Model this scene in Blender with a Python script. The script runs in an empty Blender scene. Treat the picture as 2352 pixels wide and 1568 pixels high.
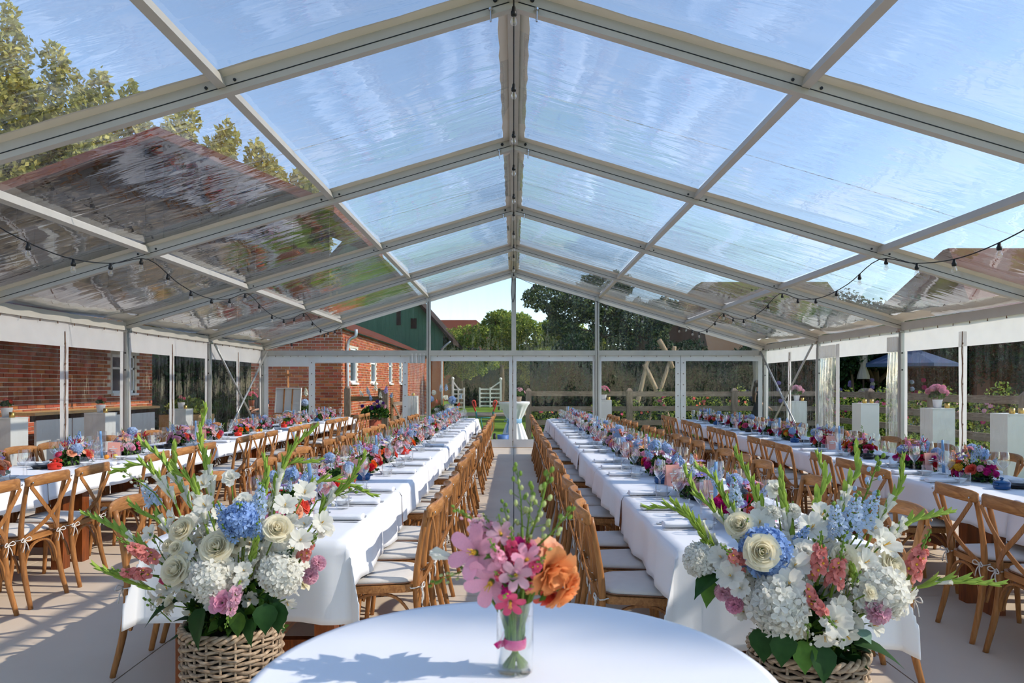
import bpy, math, random
import numpy as np
from mathutils import Vector, Matrix, Quaternion
R = math.radians
PI = math.pi
random.seed(11); np.random.seed(11)
SC = bpy.context.scene
COL = SC.collection

# ------------------------------------------------------------------ camera, sky, sun, exposure
FPX, HX, HY, HCAM = 1645.0, 1180.0, 885.0, 1.48
cd = bpy.data.cameras.new('camera'); cam = bpy.data.objects.new('camera', cd); COL.objects.link(cam)
cam.location = (0, 0, HCAM); cam.rotation_euler = (R(90), 0, 0)
cd.sensor_width = 36; cd.lens = FPX / 2352 * 36
cd.shift_y = (HY - 784) / 2352; cd.shift_x = -(HX - 1176) / 2352
cd.clip_start = .02; cd.clip_end = 400
cd.dof.use_dof = True; cd.dof.focus_distance = 5.5; cd.dof.aperture_fstop = 9
SC.camera = cam
SUN_EL, SUN_DIR = R(36), Vector((math.cos(R(36)), -.07, math.sin(R(36)))).normalized()
w = bpy.data.worlds.new('sky'); SC.world = w; w.use_nodes = True
wn = w.node_tree; bg = wn.nodes['Background']
sk = wn.nodes.new('ShaderNodeTexSky'); sk.sky_type = 'NISHITA'; sk.sun_disc = False
sk.sun_elevation = SUN_EL; sk.sun_rotation = R(95); sk.altitude = 0; sk.air_density = .75; sk.dust_density = .05; sk.ozone_density = 3.0
tn = wn.nodes.new('ShaderNodeMixRGB'); tn.blend_type = 'MULTIPLY'; tn.inputs[0].default_value = 1; tn.inputs[2].default_value = (1.15, 1.0, .84, 1)
wn.links.new(sk.outputs[0], tn.inputs[1]); wn.links.new(tn.outputs[0], bg.inputs[0]); bg.inputs[1].default_value = .235
sl = bpy.data.lights.new('sun', 'SUN'); sun = bpy.data.objects.new('sun', sl); COL.objects.link(sun)
sl.energy = 2.7; sl.angle = R(.6); sl.color = (1, .92, .8)
sun.rotation_euler = SUN_DIR.to_track_quat('Z', 'Y').to_euler(); sun.location = (20, 0, 20)
vs = SC.view_settings; vs.view_transform = 'Standard'; vs.look = 'None'; vs.gamma = 1; vs.use_curve_mapping = False
vs.exposure = .5
cy = SC.cycles
cy.max_bounces = 7; cy.diffuse_bounces = 2; cy.glossy_bounces = 3; cy.transmission_bounces = 4; cy.transparent_max_bounces = 20
cy.use_adaptive_sampling = True; cy.adaptive_threshold = .08; cy.adaptive_min_samples = 12
cy.caustics_reflective = False; cy.caustics_refractive = False; cy.sample_clamp_indirect = 6
try: cy.use_denoising = True
except Exception: pass

def at(px, py, Z):
    return Vector(((px - HX) * Z / FPX, Z, HCAM - (py - HY) * Z / FPX))

# ------------------------------------------------------------------ materials
MATS = {}
def srgb(r, g, b):
    f = lambda c: ((c / 255 + .055) / 1.055) ** 2.4 if c > 10 else c / 255 / 12.92
    return (f(r), f(g), f(b), 1)
def _new(name):
    m = bpy.data.materials.new(name); m.use_nodes = True; m.node_tree.nodes.clear()
    MATS[name] = m
    return m, m.node_tree.nodes, m.node_tree.links
def _n(nodes, t, **kw):
    n = nodes.new(t)
    for k, v in kw.items():
        if k in n.inputs: n.inputs[k].default_value = v
        else: setattr(n, k, v)
    return n
def vary(nodes, links, col, amt, scale, rnd, coord='Object', stretch=None, hue=0.0):
    """colour with noise and per-object / per-island variation -> socket"""
    tc = _n(nodes, 'ShaderNodeTexCoord')
    src = tc.outputs[coord]
    if stretch:
        mp = _n(nodes, 'ShaderNodeMapping'); mp.inputs['Scale'].default_value = stretch
        links.new(src, mp.inputs[0]); src = mp.outputs[0]
    nz = _n(nodes, 'ShaderNodeTexNoise', Scale=scale, Detail=4.0)
    links.new(src, nz.inputs['Vector'])
    mr = _n(nodes, 'ShaderNodeMapRange'); mr.inputs[1].default_value = .25; mr.inputs[2].default_value = .75
    mr.inputs[3].default_value = 1 - amt; mr.inputs[4].default_value = 1 + amt
    links.new(nz.outputs[0], mr.inputs[0])
    hs = _n(nodes, 'ShaderNodeHueSaturation'); hs.inputs['Color'].default_value = col
    val = mr.outputs[0]
    if rnd:
        oi = _n(nodes, 'ShaderNodeObjectInfo'); ge = _n(nodes, 'ShaderNodeNewGeometry')
        ad = _n(nodes, 'ShaderNodeMath', operation='ADD'); links.new(oi.outputs['Random'], ad.inputs[0]); links.new(ge.outputs['Random Per Island'], ad.inputs[1])
        fr = _n(nodes, 'ShaderNodeMath', operation='FRACT'); links.new(ad.outputs[0], fr.inputs[0])
        m2 = _n(nodes, 'ShaderNodeMapRange'); m2.inputs[3].default_value = 1 - rnd; m2.inputs[4].default_value = 1 + rnd
        links.new(fr.outputs[0], m2.inputs[0])
        mu = _n(nodes, 'ShaderNodeMath', operation='MULTIPLY'); links.new(val, mu.inputs[0]); links.new(m2.outputs[0], mu.inputs[1]); val = mu.outputs[0]
        if hue:
            fr2 = _n(nodes, 'ShaderNodeMath', operation='MULTIPLY'); fr2.inputs[1].default_value = 7.31; links.new(fr.outputs[0], fr2.inputs[0])
            f3 = _n(nodes, 'ShaderNodeMath', operation='FRACT'); links.new(fr2.outputs[0], f3.inputs[0])
            m3 = _n(nodes, 'ShaderNodeMapRange'); m3.inputs[3].default_value = .5 - hue; m3.inputs[4].default_value = .5 + hue
            links.new(f3.outputs[0], m3.inputs[0]); links.new(m3.outputs[0], hs.inputs['Hue'])
    links.new(val, hs.inputs['Value'])
    return hs.outputs[0], nz.outputs[0], src
def mat(name, rgb, rough=.6, metal=0, amt=.06, scale=8, rnd=0, stretch=None, bump=0, bscale=None, spec=.4, coord='Object', hue=0, sheen=0):
    if name in MATS: return MATS[name]
    m, N, L = _new(name)
    out = _n(N, 'ShaderNodeOutputMaterial'); p = _n(N, 'ShaderNodeBsdfPrincipled'); L.new(p.outputs[0], out.inputs[0])
    c, nz, src = vary(N, L, srgb(*rgb), amt, scale, rnd, coord, stretch, hue)
    L.new(c, p.inputs['Base Color']); p.inputs['Roughness'].default_value = rough; p.inputs['Metallic'].default_value = metal
    p.inputs['Specular IOR Level'].default_value = spec
    if sheen: p.inputs['Sheen Weight'].default_value = sheen
    if bump:
        b = _n(N, 'ShaderNodeBump', Strength=bump, Distance=.01)
        if bscale:
            n2 = _n(N, 'ShaderNodeTexNoise', Scale=bscale, Detail=3.0); L.new(src, n2.inputs['Vector']); L.new(n2.outputs[0], b.inputs['Height'])
        else: L.new(nz, b.inputs['Height'])
        L.new(b.outputs[0], p.inputs['Normal'])
    return m
def petal_mat(name, rgb, tr=.4, amt=.12, rnd=.1, hue=0.0, scale=30, rough=.6):
    """thin petals and leaves: diffuse, some light passing through"""
    if name in MATS: return MATS[name]
    m, N, L = _new(name)
    out = _n(N, 'ShaderNodeOutputMaterial')
    c, nz, src = vary(N, L, srgb(*rgb), amt, scale, rnd, hue=hue)
    p = _n(N, 'ShaderNodeBsdfPrincipled'); p.inputs['Roughness'].default_value = rough; p.inputs['Specular IOR Level'].default_value = .25
    t = _n(N, 'ShaderNodeBsdfTranslucent'); mx = _n(N, 'ShaderNodeMixShader'); mx.inputs[0].default_value = tr
    L.new(c, p.inputs['Base Color']); L.new(c, t.inputs['Color'])
    L.new(p.outputs[0], mx.inputs[1]); L.new(t.outputs[0], mx.inputs[2]); L.new(mx.outputs[0], out.inputs[0])
    return m
def wood(name, c1, c2, rough=.45, scale=6, stretch=(1, 1, 1), rnd=.12, coord='Object', spec=.4):
    if name in MATS: return MATS[name]
    m, N, L = _new(name)
    out = _n(N, 'ShaderNodeOutputMaterial'); p = _n(N, 'ShaderNodeBsdfPrincipled'); L.new(p.outputs[0], out.inputs[0])
    tc = _n(N, 'ShaderNodeTexCoord'); mp = _n(N, 'ShaderNodeMapping'); mp.inputs['Scale'].default_value = stretch
    L.new(tc.outputs[coord], mp.inputs[0])
    nz = _n(N, 'ShaderNodeTexNoise', Scale=scale, Detail=6.0, Distortion=1.2); L.new(mp.outputs[0], nz.inputs['Vector'])
    cr = _n(N, 'ShaderNodeValToRGB'); e = cr.color_ramp.elements
    e[0].position = .3; e[0].color = srgb(*c1); e[1].position = .72; e[1].color = srgb(*c2)
    L.new(nz.outputs[0], cr.inputs[0])
    oi = _n(N, 'ShaderNodeObjectInfo'); mr = _n(N, 'ShaderNodeMapRange'); mr.inputs[3].default_value = 1 - rnd; mr.inputs[4].default_value = 1 + rnd
    L.new(oi.outputs['Random'], mr.inputs[0])
    hs = _n(N, 'ShaderNodeHueSaturation'); L.new(cr.outputs[0], hs.inputs['Color']); L.new(mr.outputs[0], hs.inputs['Value'])
    L.new(hs.outputs[0], p.inputs['Base Color']); p.inputs['Roughness'].default_value = rough; p.inputs['Specular IOR Level'].default_value = spec
    b = _n(N, 'ShaderNodeBump', Strength=.15, Distance=.004); L.new(nz.outputs[0], b.inputs['Height']); L.new(b.outputs[0], p.inputs['Normal'])
    return m
def clear(name, tint=(1, 1, 1), ior=1.5, gain=1.6, haze=0.0, hazecol=(1, 1, 1), rough=.02, bump=0, bscale=(1, 1, 1), base=0.0, nscale=3.0, coord='Object', hazevar=False, power=5):
    """thin clear sheet (film or thin glass): transparent with Fresnel reflection, a little milky haze, wrinkles"""
    m, N, L = _new(name)
    out = _n(N, 'ShaderNodeOutputMaterial')
    t = _n(N, 'ShaderNodeBsdfTransparent'); t.inputs[0].default_value = (*tint, 1)
    g = _n(N, 'ShaderNodeBsdfGlossy'); g.inputs['Roughness'].default_value = rough; g.inputs[0].default_value = (1, 1, 1, 1)
    lw = _n(N, 'ShaderNodeLayerWeight'); lw.inputs[0].default_value = .5      # Schlick, the same from both faces of the thin sheet
    pw = _n(N, 'ShaderNodeMath', operation='POWER'); pw.inputs[1].default_value = power; L.new(lw.outputs['Facing'], pw.inputs[0])
    f0 = ((ior - 1) / (ior + 1)) ** 2
    mu = _n(N, 'ShaderNodeMath', operation='MULTIPLY_ADD'); mu.inputs[1].default_value = gain * (1 - f0); mu.inputs[2].default_value = base + gain * f0; mu.use_clamp = True
    L.new(pw.outputs[0], mu.inputs[0])
    tc = _n(N, 'ShaderNodeTexCoord'); mp = _n(N, 'ShaderNodeMapping'); mp.inputs['Scale'].default_value = bscale; L.new(tc.outputs[coord], mp.inputs[0])
    nz = _n(N, 'ShaderNodeTexNoise', Scale=nscale, Detail=3.0, Distortion=.6); L.new(mp.outputs[0], nz.inputs['Vector'])
    if bump:
        b = _n(N, 'ShaderNodeBump', Strength=bump, Distance=.05); L.new(nz.outputs[0], b.inputs['Height'])
        L.new(b.outputs[0], g.inputs['Normal']); L.new(b.outputs[0], lw.inputs['Normal'])
    mx = _n(N, 'ShaderNodeMixShader'); L.new(mu.outputs[0], mx.inputs[0]); L.new(t.outputs[0], mx.inputs[1]); L.new(g.outputs[0], mx.inputs[2])
    res = mx.outputs[0]
    if haze:
        d = _n(N, 'ShaderNodeBsdfTranslucent'); d.inputs[0].default_value = (*hazecol, 1)
        d2 = _n(N, 'ShaderNodeBsdfDiffuse'); d2.inputs[0].default_value = (*hazecol, 1)
        md = _n(N, 'ShaderNodeMixShader'); md.inputs[0].default_value = .5; L.new(d.outputs[0], md.inputs[1]); L.new(d2.outputs[0], md.inputs[2])
        mh = _n(N, 'ShaderNodeMixShader'); mh.inputs[0].default_value = haze
        if hazevar:
            mr = _n(N, 'ShaderNodeMapRange'); mr.inputs[1].default_value = .42; mr.inputs[2].default_value = .75; mr.inputs[3].default_value = haze * .25; mr.inputs[4].default_value = haze * 3
            L.new(nz.outputs[0], mr.inputs[0]); L.new(mr.outputs[0], mh.inputs[0])
        L.new(res, mh.inputs[1]); L.new(md.outputs[0], mh.inputs[2]); res = mh.outputs[0]
    L.new(res, out.inputs[0])
    return m

M_ALU = mat('painted_aluminium', (196, 190, 180), .45, 0, .05, 5, bump=.05)
M_ALU2 = mat('anodised_aluminium', (178, 178, 174), .38, .5, .06, 7)
M_CREAM = mat('cream_pvc', (236, 226, 208), .5, 0, .04, 6)
M_BLACK = mat('black_rubber', (22, 22, 22), .5, 0, .1, 10)
M_STEEL = mat('brushed_steel', (200, 200, 200), .25, 1, .05, 20)
M_BROWNPIN = mat('brown_toggle', (110, 76, 50), .6)
M_FILM = clear('roof_film', (.975, .985, 1.0), 1.5, 1.7, .03, (.95, .97, 1), .03, .16, (.5, 2.6, .5), .0, 2.0, 'Object', True)
M_WFILM = clear('wall_film', (.95, .965, .96), 1.36, .9, .014, (.95, .97, .95), .04, .3, (3.0, 3.0, .35), .01, 3.0, 'Object', True)
M_CFILM = clear('curtain_film', (.93, .95, .95), 1.5, 1.8, .1, (1, 1, 1), .05, .5, (4.0, 4.0, .5), .02, 3.0, 'Object', True)
M_GLASS = clear('drinking_glass', (.975, .98, .98), 1.5, 1.5, .0, (1, 1, 1), .01, 0, (1, 1, 1), .03, power=3)
M_GLASS2 = clear('vase_glass', (.99, .995, .995), 1.5, 1.0, .0, (1, 1, 1), .01, 0, (1, 1, 1), .0)
M_WATER = clear('vase_water', (.97, .985, .975), 1.33, .8, .01, (.9, 1, .95), .02)
M_BULB = clear('bulb_glass', (.96, .95, .92), 1.5, 1.6, .04, (1, .95, .85), .01, 0, (1, 1, 1), .05)
def pvc_mat():
    m, N, L = _new('white_pvc')
    out = _n(N, 'ShaderNodeOutputMaterial')
    c, nz, src = vary(N, L, srgb(244, 242, 238), .04, 4, 0)
    p = _n(N, 'ShaderNodeBsdfPrincipled'); p.inputs['Roughness'].default_value = .45
    t = _n(N, 'ShaderNodeBsdfTranslucent'); mx = _n(N, 'ShaderNodeMixShader'); mx.inputs[0].default_value = .4
    L.new(c, p.inputs['Base Color']); L.new(c, t.inputs['Color']); L.new(p.outputs[0], mx.inputs[1]); L.new(t.outputs[0], mx.inputs[2]); L.new(mx.outputs[0], out.inputs[0])
    return m
M_PVC = pvc_mat()
M_CLOTH = mat('table_linen', (246, 246, 249), .85, 0, .015, 3, bump=.03, bscale=400, spec=.15, sheen=.1)
M_NAPKIN = mat('napkin_linen', (244, 244, 247), .9, 0, .02, 20, bump=.15, bscale=300, spec=.1)
M_CUSH = mat('cushion_fabric', (226, 219, 210), .95, 0, .03, 20, rnd=.04, bump=.2, bscale=260, spec=.1)
M_PIPING = mat('cushion_piping', (150, 112, 88), .9)
M_CHAIR = wood('chair_oak', (142, 90, 46), (192, 132, 76), .38, 5, (9, 9, 1.2), .16)
M_RAIL = wood('chair_rail_oak', (148, 94, 50), (200, 142, 84), .38, 5, (1.2, 9, 9), .16)
M_TABLE = wood('table_pine', (96, 46, 16), (150, 78, 30), .4, 4, (7, 7, 1.0), .1)
M_TABLE2 = wood('table_pine_board', (96, 46, 16), (150, 78, 30), .4, 4, (7, 1.0, 7), .1)
M_FENCE = wood('weathered_fence', (122, 104, 90), (166, 146, 130), .85, 5, (7, 7, 1), .1, spec=.1)
M_FENCEH = wood('weathered_rail', (122, 104, 90), (166, 146, 130), .85, 5, (1, 7, 7), .1, spec=.1)
M_GATEW = wood('gate_oak', (96, 76, 56), (150, 124, 92), .85, 5, (1, 7, 7), .1, spec=.1)
M_EASEL = wood('easel_beech', (150, 88, 34), (196, 126, 56), .5, 5, (8, 8, 1), .05)
M_BARTOP = wood('bar_plank', (196, 150, 96), (226, 184, 130), .6, 5, (8, 1, 8), .05)
M_WICKER = wood('willow_wicker', (128, 102, 78), (206, 180, 150), .6, 9, (3, 3, 6), .22)
M_FLOORP = mat('floor_panel', (230, 211, 188), .55, 0, .05, 1.6, rnd=.02, bump=.08, bscale=160, spec=.3)
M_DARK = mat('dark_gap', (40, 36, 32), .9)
M_LAWN = mat('lawn_grass', (112, 140, 52), .95, 0, .3, 1.2, bump=.5, bscale=40, spec=.1)
M_GRAVEL = mat('gravel_paving', (196, 178, 152), .95, 0, .12, 6, bump=.4, bscale=60, spec=.1)
M_MORTAR = mat('lime_mortar', (220, 206, 190), .95, 0, .08, 12, spec=.1)
M_BRICK = mat('red_brick', (172, 96, 64), .85, 0, .14, 22, rnd=.34, spec=.15, hue=.014)
M_WHITE = mat('white_paint', (244, 244, 242), .45, 0, .02, 6)
M_PLINTH = mat('plinth_paint', (234, 232, 228), .5, 0, .025, 3)
M_GREENB = wood('green_boards', (78, 116, 94), (98, 138, 114), .8, 3, (14, 14, .6), .05, spec=.1)
M_DARKB = wood('dark_barn_boards', (46, 36, 32), (74, 58, 50), .9, 3, (10, 10, .6), .05, spec=.1)
M_TILE = mat('roof_tile', (112, 62, 48), .85, 0, .15, 10, rnd=.2, spec=.15)
M_THATCH = mat('roof_thatch', (120, 100, 82), .95, 0, .25, 14, stretch=(6, 6, .8), bump=.8, spec=.05)
M_ZINC = mat('zinc_pipe', (196, 204, 210), .35, .6, .05, 6)
M_PANE = mat('window_pane', (70, 84, 94), .08, 0, .2, 2, spec=.8)
M_BARK = mat('bark', (92, 76, 60), .95, 0, .25, 10, bump=.6, stretch=(6, 6, 1))
M_LOG = wood('driftwood', (140, 114, 88), (196, 170, 138), .85, 4, (8, 8, 1), .1)
M_CANDLE = mat('blue_wax', (126, 176, 226), .5, 0, .02, 10)
M_CARD = None
M_RIBBONP = mat('pink_ribbon', (232, 30, 130), .45, 0, .05, 40)
M_RIBBONB = mat('blue_ribbon', (150, 196, 236), .6, 0, .06, 20)
M_RED = mat('red_enamel', (206, 44, 24), .2, 0, .05, 10)
M_BLKEN = mat('black_enamel', (26, 24, 26), .2, 0, .05, 10)
M_BLUEEN = mat('blue_enamel', (30, 76, 126), .2, 0, .08, 20)
M_CHINA = mat('white_china', (240, 240, 240), .2, 0, .01, 10)
M_GOLD = mat('brass', (206, 168, 92), .3, .9, .05, 10)
M_POTW = mat('white_pot', (230, 228, 232), .5, 0, .03, 20)
M_TERRA = mat('terracotta', (176, 92, 66), .85, 0, .08, 12)
M_SKIN = mat('skin', (222, 168, 140), .55, 0, .03, 20)
M_HAIRD = mat('dark_brown_hair', (54, 34, 26), .5, 0, .2, 40, stretch=(8, 8, 1))
M_HAIRL = mat('sandy_hair', (176, 130, 90), .6, 0, .2, 40, stretch=(8, 8, 1))
M_NAVY = mat('navy_cotton', (40, 42, 58), .9, 0, .1, 30)
M_BLKC = mat('black_cotton', (34, 33, 38), .9, 0, .1, 30)
M_JEAN = mat('blue_denim', (66, 100, 140), .9, 0, .1, 60)
M_STEM = petal_mat('green_stem', (120, 150, 60), .15)
M_LEAF = petal_mat('dark_leaf', (40, 76, 32), .25, .2, .2)
M_LEAFM = petal_mat('mid_leaf', (84, 122, 44), .3, .2, .25)
M_BUDG = petal_mat('gladiolus_sheath', (164, 190, 82), .3, .12, .1)
M_EUC = petal_mat('eucalyptus_leaf', (120, 150, 130), .25)

def card_mat():
    m, N, L = _new('pink_pattern_card')
    out = _n(N, 'ShaderNodeOutputMaterial'); p = _n(N, 'ShaderNodeBsdfPrincipled'); L.new(p.outputs[0], out.inputs[0])
    tc = _n(N, 'ShaderNodeTexCoord'); v = _n(N, 'ShaderNodeTexVoronoi', Scale=70.0); v.inputs['Randomness'].default_value = .15
    L.new(tc.outputs['Object'], v.inputs['Vector'])
    w_ = _n(N, 'ShaderNodeMath', operation='MULTIPLY'); w_.inputs[1].default_value = 26; L.new(v.outputs['Distance'], w_.inputs[0])
    s = _n(N, 'ShaderNodeMath', operation='SINE'); L.new(w_.outputs[0], s.inputs[0])
    cr = _n(N, 'ShaderNodeValToRGB'); e = cr.color_ramp.elements; e[0].position = .35; e[0].color = srgb(236, 150, 132); e[1].position = .75; e[1].color = srgb(248, 206, 190)
    L.new(s.outputs[0], cr.inputs[0]); L.new(cr.outputs[0], p.inputs['Base Color']); p.inputs['Roughness'].default_value = .7
    return m
M_CARD = card_mat()

# ------------------------------------------------------------------ mesh building
class MB:
    def __init__(s): s.v = []; s.f = []; s.m = []; s.n = 0
    def add(s, V, F, mi=0):
        V = np.asarray(V, float).reshape(-1, 3)
        s.v.append(V); n = s.n
        s.f.extend([tuple(i + n for i in f) for f in F]); s.m.extend([mi] * len(F)); s.n += len(V)
    def hexa(s, b, t, mi=0):
        s.add(list(b) + list(t), [(3, 2, 1, 0), (4, 5, 6, 7), (0, 1, 5, 4), (1, 2, 6, 5), (2, 3, 7, 6), (3, 0, 4, 7)], mi)
    def box(s, c, d, mi=0, rot=None, bev=0):
        x, y, z = d[0] / 2, d[1] / 2, d[2] / 2
        V = np.array([(-x, -y, -z), (x, -y, -z), (x, y, -z), (-x, y, -z), (-x, -y, z), (x, -y, z), (x, y, z), (-x, y, z)])
        if rot is not None: V = V @ np.array(rot).T
        V = V + np.array(c); s.hexa(V[:4], V[4:], mi)
    def bar(s, p, q, wd, h, mi=0, up=(0, 0, 1)):
        """square bar p->q, wd sideways and h along up"""
        p, q = Vector(p), Vector(q); d = (q - p).normalized(); u = Vector(up); sd = d.cross(u)
        if sd.length < 1e-4: sd = d.cross(Vector((1, 0, 0)))
        sd.normalize(); u = sd.cross(d).normalized(); sd *= wd / 2; u = u * h / 2
        s.hexa([p - sd - u, p + sd - u, p + sd + u, p - sd + u], [q - sd - u, q + sd - u, q + sd + u, q - sd + u], mi)
    def sweep(s, path, prof, mi=0, up=(0, 0, 1), cap=True, scl=None, closed=False, twist=0):
        P = [Vector(p) for p in path]; n = len(P); k = len(prof); V = []; u0 = Vector(up)
        sd = None
        for i in range(n):
            if closed: d = P[(i + 1) % n] - P[i - 1]
            else: d = P[min(i + 1, n - 1)] - P[max(i - 1, 0)]
            d = d.normalized() if d.length > 1e-9 else Vector((0, 0, 1))
            if sd is None or up is not None and abs(d.dot(u0)) < .95:
                c = d.cross(u0)
                if c.length < 1e-3: c = d.cross(Vector((1, 0, 0))) if sd is None else sd
                sd2 = c.normalized()
            else: sd2 = (sd - d * sd.dot(d)).normalized()
            sd = sd2; u = sd.cross(d)
            sc = 1 if scl is None else scl[i]
            if twist:
                a = twist * i / max(1, n - 1); sA, uA = sd * math.cos(a) + u * math.sin(a), u * math.cos(a) - sd * math.sin(a)
            else: sA, uA = sd, u
            for (a, b) in prof: V.append(P[i] + sA * (a * sc) + uA * (b * sc))
        F = []
        for i in range(n if closed else n - 1):
            j = (i + 1) % n
            for q in range(k):
                r = (q + 1) % k; F.append((i * k + q, i * k + r, j * k + r, j * k + q))
        if cap and not closed:
            F.append(tuple(range(k - 1, -1, -1))); F.append(tuple((n - 1) * k + q for q in range(k)))
        s.add([tuple(v) for v in V], F, mi)
    def tube(s, path, r, n=8, mi=0, cap=True, closed=False):
        path = list(path)
        if hasattr(r, '__len__'): scl = list(r); rr = 1
        else: scl = None; rr = r
        prof = [(rr * math.cos(2 * PI * i / n), rr * math.sin(2 * PI * i / n)) for i in range(n)]
        d = (Vector(path[-1]) - Vector(path[0])) if not closed else Vector((1, 0, 0))
        up = (0, 0, 1) if abs(d.z) < .8 * d.length else (0, 1, 0)
        if closed: up = (0, 0, 1)
        s.sweep(path, prof, mi, up, cap, scl, closed)
    def lathe(s, prof, n=16, mi=0, c=(0, 0, 0), sx=1, sy=1):
        V = []; F = []; k = len(prof)
        for i in range(n):
            a = 2 * PI * i / n; ca, sa = math.cos(a), math.sin(a)
            for (r, z) in prof: V.append((c[0] + r * ca * sx, c[1] + r * sa * sy, c[2] + z))
        for i in range(n):
            j = (i + 1) % n
            for q in range(k - 1):
                if prof[q][0] < 1e-6 and prof[q + 1][0] < 1e-6: continue
                F.append((i * k + q, j * k + q, j * k + q + 1, i * k + q + 1))
        s.add(V, F, mi)
    def grid(s, G, mi=0, closed=False):
        G = np.asarray(G, float); a, b = G.shape[:2]; F = []
        for i in range(a if closed else a - 1):
            i2 = (i + 1) % a
            for j in range(b - 1): F.append((i * b + j, i * b + j + 1, i2 * b + j + 1, i2 * b + j))
        s.add(G.reshape(-1, 3), F, mi)
    def ball(s, c, r, n=10, mi=0, k=6):
        rx, ry, rz = (r, r, r) if not hasattr(r, '__len__') else r
        s.lathe([(math.sin(PI * i / k), -rz * math.cos(PI * i / k)) for i in range(k + 1)], n, mi, c, rx, ry)
    def xf(s, M, since=0):
        A = np.array(M)[:3]
        s.v = [v if i < since else v @ A[:, :3].T + A[:, 3] for i, v in enumerate(s.v)]
        return s
    def merge(s, o, M=None, mi=0):
        for V in o.v:
            pass
        V = np.concatenate(o.v)
        if M is not None:
            A = np.array(M)[:3]; V = V @ A[:, :3].T + A[:, 3]
        n = s.n; s.v.append(V); s.f.extend([tuple(i + n for i in f) for f in o.f]); s.m.extend([k + mi for k in o.m]); s.n += len(V)
    def mesh(s, name, mats, smooth=True, flat_angle=None):
        me = bpy.data.meshes.new(name)
        V = np.concatenate(s.v) if s.v else np.zeros((0, 3))
        me.from_pydata(V.tolist(), [], s.f)
        for m in (mats if isinstance(mats, (list, tuple)) else [mats]): me.materials.append(m)
        if len(me.materials) > 1: me.polygons.foreach_set('material_index', s.m)
        if smooth:
            me.polygons.foreach_set('use_smooth', [True] * len(me.polygons))
            if flat_angle: me.set_sharp_from_angle(angle=R(flat_angle))
        me.update()
        return me
def obj(name, me, parent=None, loc=None, rot=None, scale=None):
    o = bpy.data.objects.new(name, me); COL.objects.link(o)
    if parent is not None: o.parent = parent
    if loc is not None: o.location = loc
    if rot is not None:
        if isinstance(rot, Quaternion): o.rotation_mode = 'QUATERNION'; o.rotation_quaternion = rot
        else: o.rotation_euler = rot
    if scale is not None: o.scale = (scale,) * 3 if not hasattr(scale, '__len__') else scale
    return o
LABELS = {}
def tag(o, label, cat, group=None, kind=None):
    o['label'] = label; o['category'] = cat
    if group: o['group'] = group
    if kind: o['kind'] = kind
    LABELS.setdefault(label, []).append(o.name)
    return o
def thing(name, label, cat, loc=(0, 0, 0), rotz=0, group=None):
    o = bpy.data.objects.new(name, None); COL.objects.link(o); o.location = loc; o.rotation_euler = (0, 0, rotz); o.empty_display_size = .1
    return tag(o, label, cat, group)
def struct(name, me=None, label=None, loc=(0, 0, 0)):
    o = bpy.data.objects.new(name, me); COL.objects.link(o); o.location = loc; o['kind'] = 'structure'
    if label: o['label'] = label
    return o
def B(build, name, mats, parent=None, smooth=False, loc=None, rot=None, angle=None, kind=None):
    mb = MB(); build(mb); o = obj(name, mb.mesh(name, mats, smooth or bool(angle), angle), parent, loc, rot)
    if kind: o['kind'] = kind
    return o
def copies(root, loc, rotz, label, cat, group=None):
    r = root.copy(); COL.objects.link(r); r.location = loc; r.rotation_euler = (0, 0, rotz)
    tag(r, label, cat, group)
    for ch in root.children:
        c = ch.copy(); COL.objects.link(c); c.parent = r
        for g in ch.children:
            d = g.copy(); COL.objects.link(d); d.parent = c
    return r
def crom(P, n):
    """smooth curve through points"""
    P = [Vector(p) for p in P]; Q = [P[0] * 2 - P[1]] + P + [P[-1] * 2 - P[-2]]; out = []
    for i in range(1, len(Q) - 2):
        for j in range(n):
            t = j / n; a, b, c, d = Q[i - 1:i + 3]
            out.append(.5 * ((2 * b) + (c - a) * t + (2 * a - 5 * b + 4 * c - d) * t * t + (3 * b - a - 3 * c + d) * t ** 3))
    out.append(P[-1]); return out
ORD = ['first', 'second', 'third', 'fourth', 'fifth', 'sixth', 'seventh', 'eighth', 'ninth', 'tenth', 'eleventh', 'twelfth', 'thirteenth', 'fourteenth', 'fifteenth', 'sixteenth', 'seventeenth', 'eighteenth',
       'nineteenth', 'twentieth']

# ------------------------------------------------------------------ ground and floor
FR = [-3.96 + 3 * i for i in range(8)]            # tent frames along y; the last is the gable
GY = FR[-1]; HW = 6.0
ZB = lambda x: 4.12 - .297 * abs(x)               # underside of the rafters
ZF = lambda x: ZB(x) + .145                       # roof film
g = MB(); g.box((0, 30, -.2), (160, 160, .1)); struct('ground', g.mesh('ground', M_LAWN, False), 'green lawn around the marquee')
g = MB(); g.box((-7.9, 9, -.13), (3.9, 26, .06)); struct('path_paved', g.mesh('path_paved', M_GRAVEL, False), 'pale gravel strip between marquee and brick wall')
g = MB(); g.box((-4, 40, -.13), (26, 4.5, .06)); struct('path_gravel', g.mesh('path_gravel', M_GRAVEL, False), 'gravel track crossing behind the lawn')
def f_(mb): mb.box((0, 6.5, -.06), (12.3, 21.4, .08))
floor = struct('floor', None, 'beige panelled marquee floor')
B(f_, 'floor_base', M_DARK, floor)
pm = MB(); pm.box((0, 0, -.01), (1.992, 2.992, .02)); pmesh = pm.mesh('floor_panel', M_FLOORP, False)
for i in range(6):
    for j in range(7): obj('floor_panel', pmesh, floor, (-5 + 2 * i, FR[0] + 1.5 + 3 * j, 0))

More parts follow.
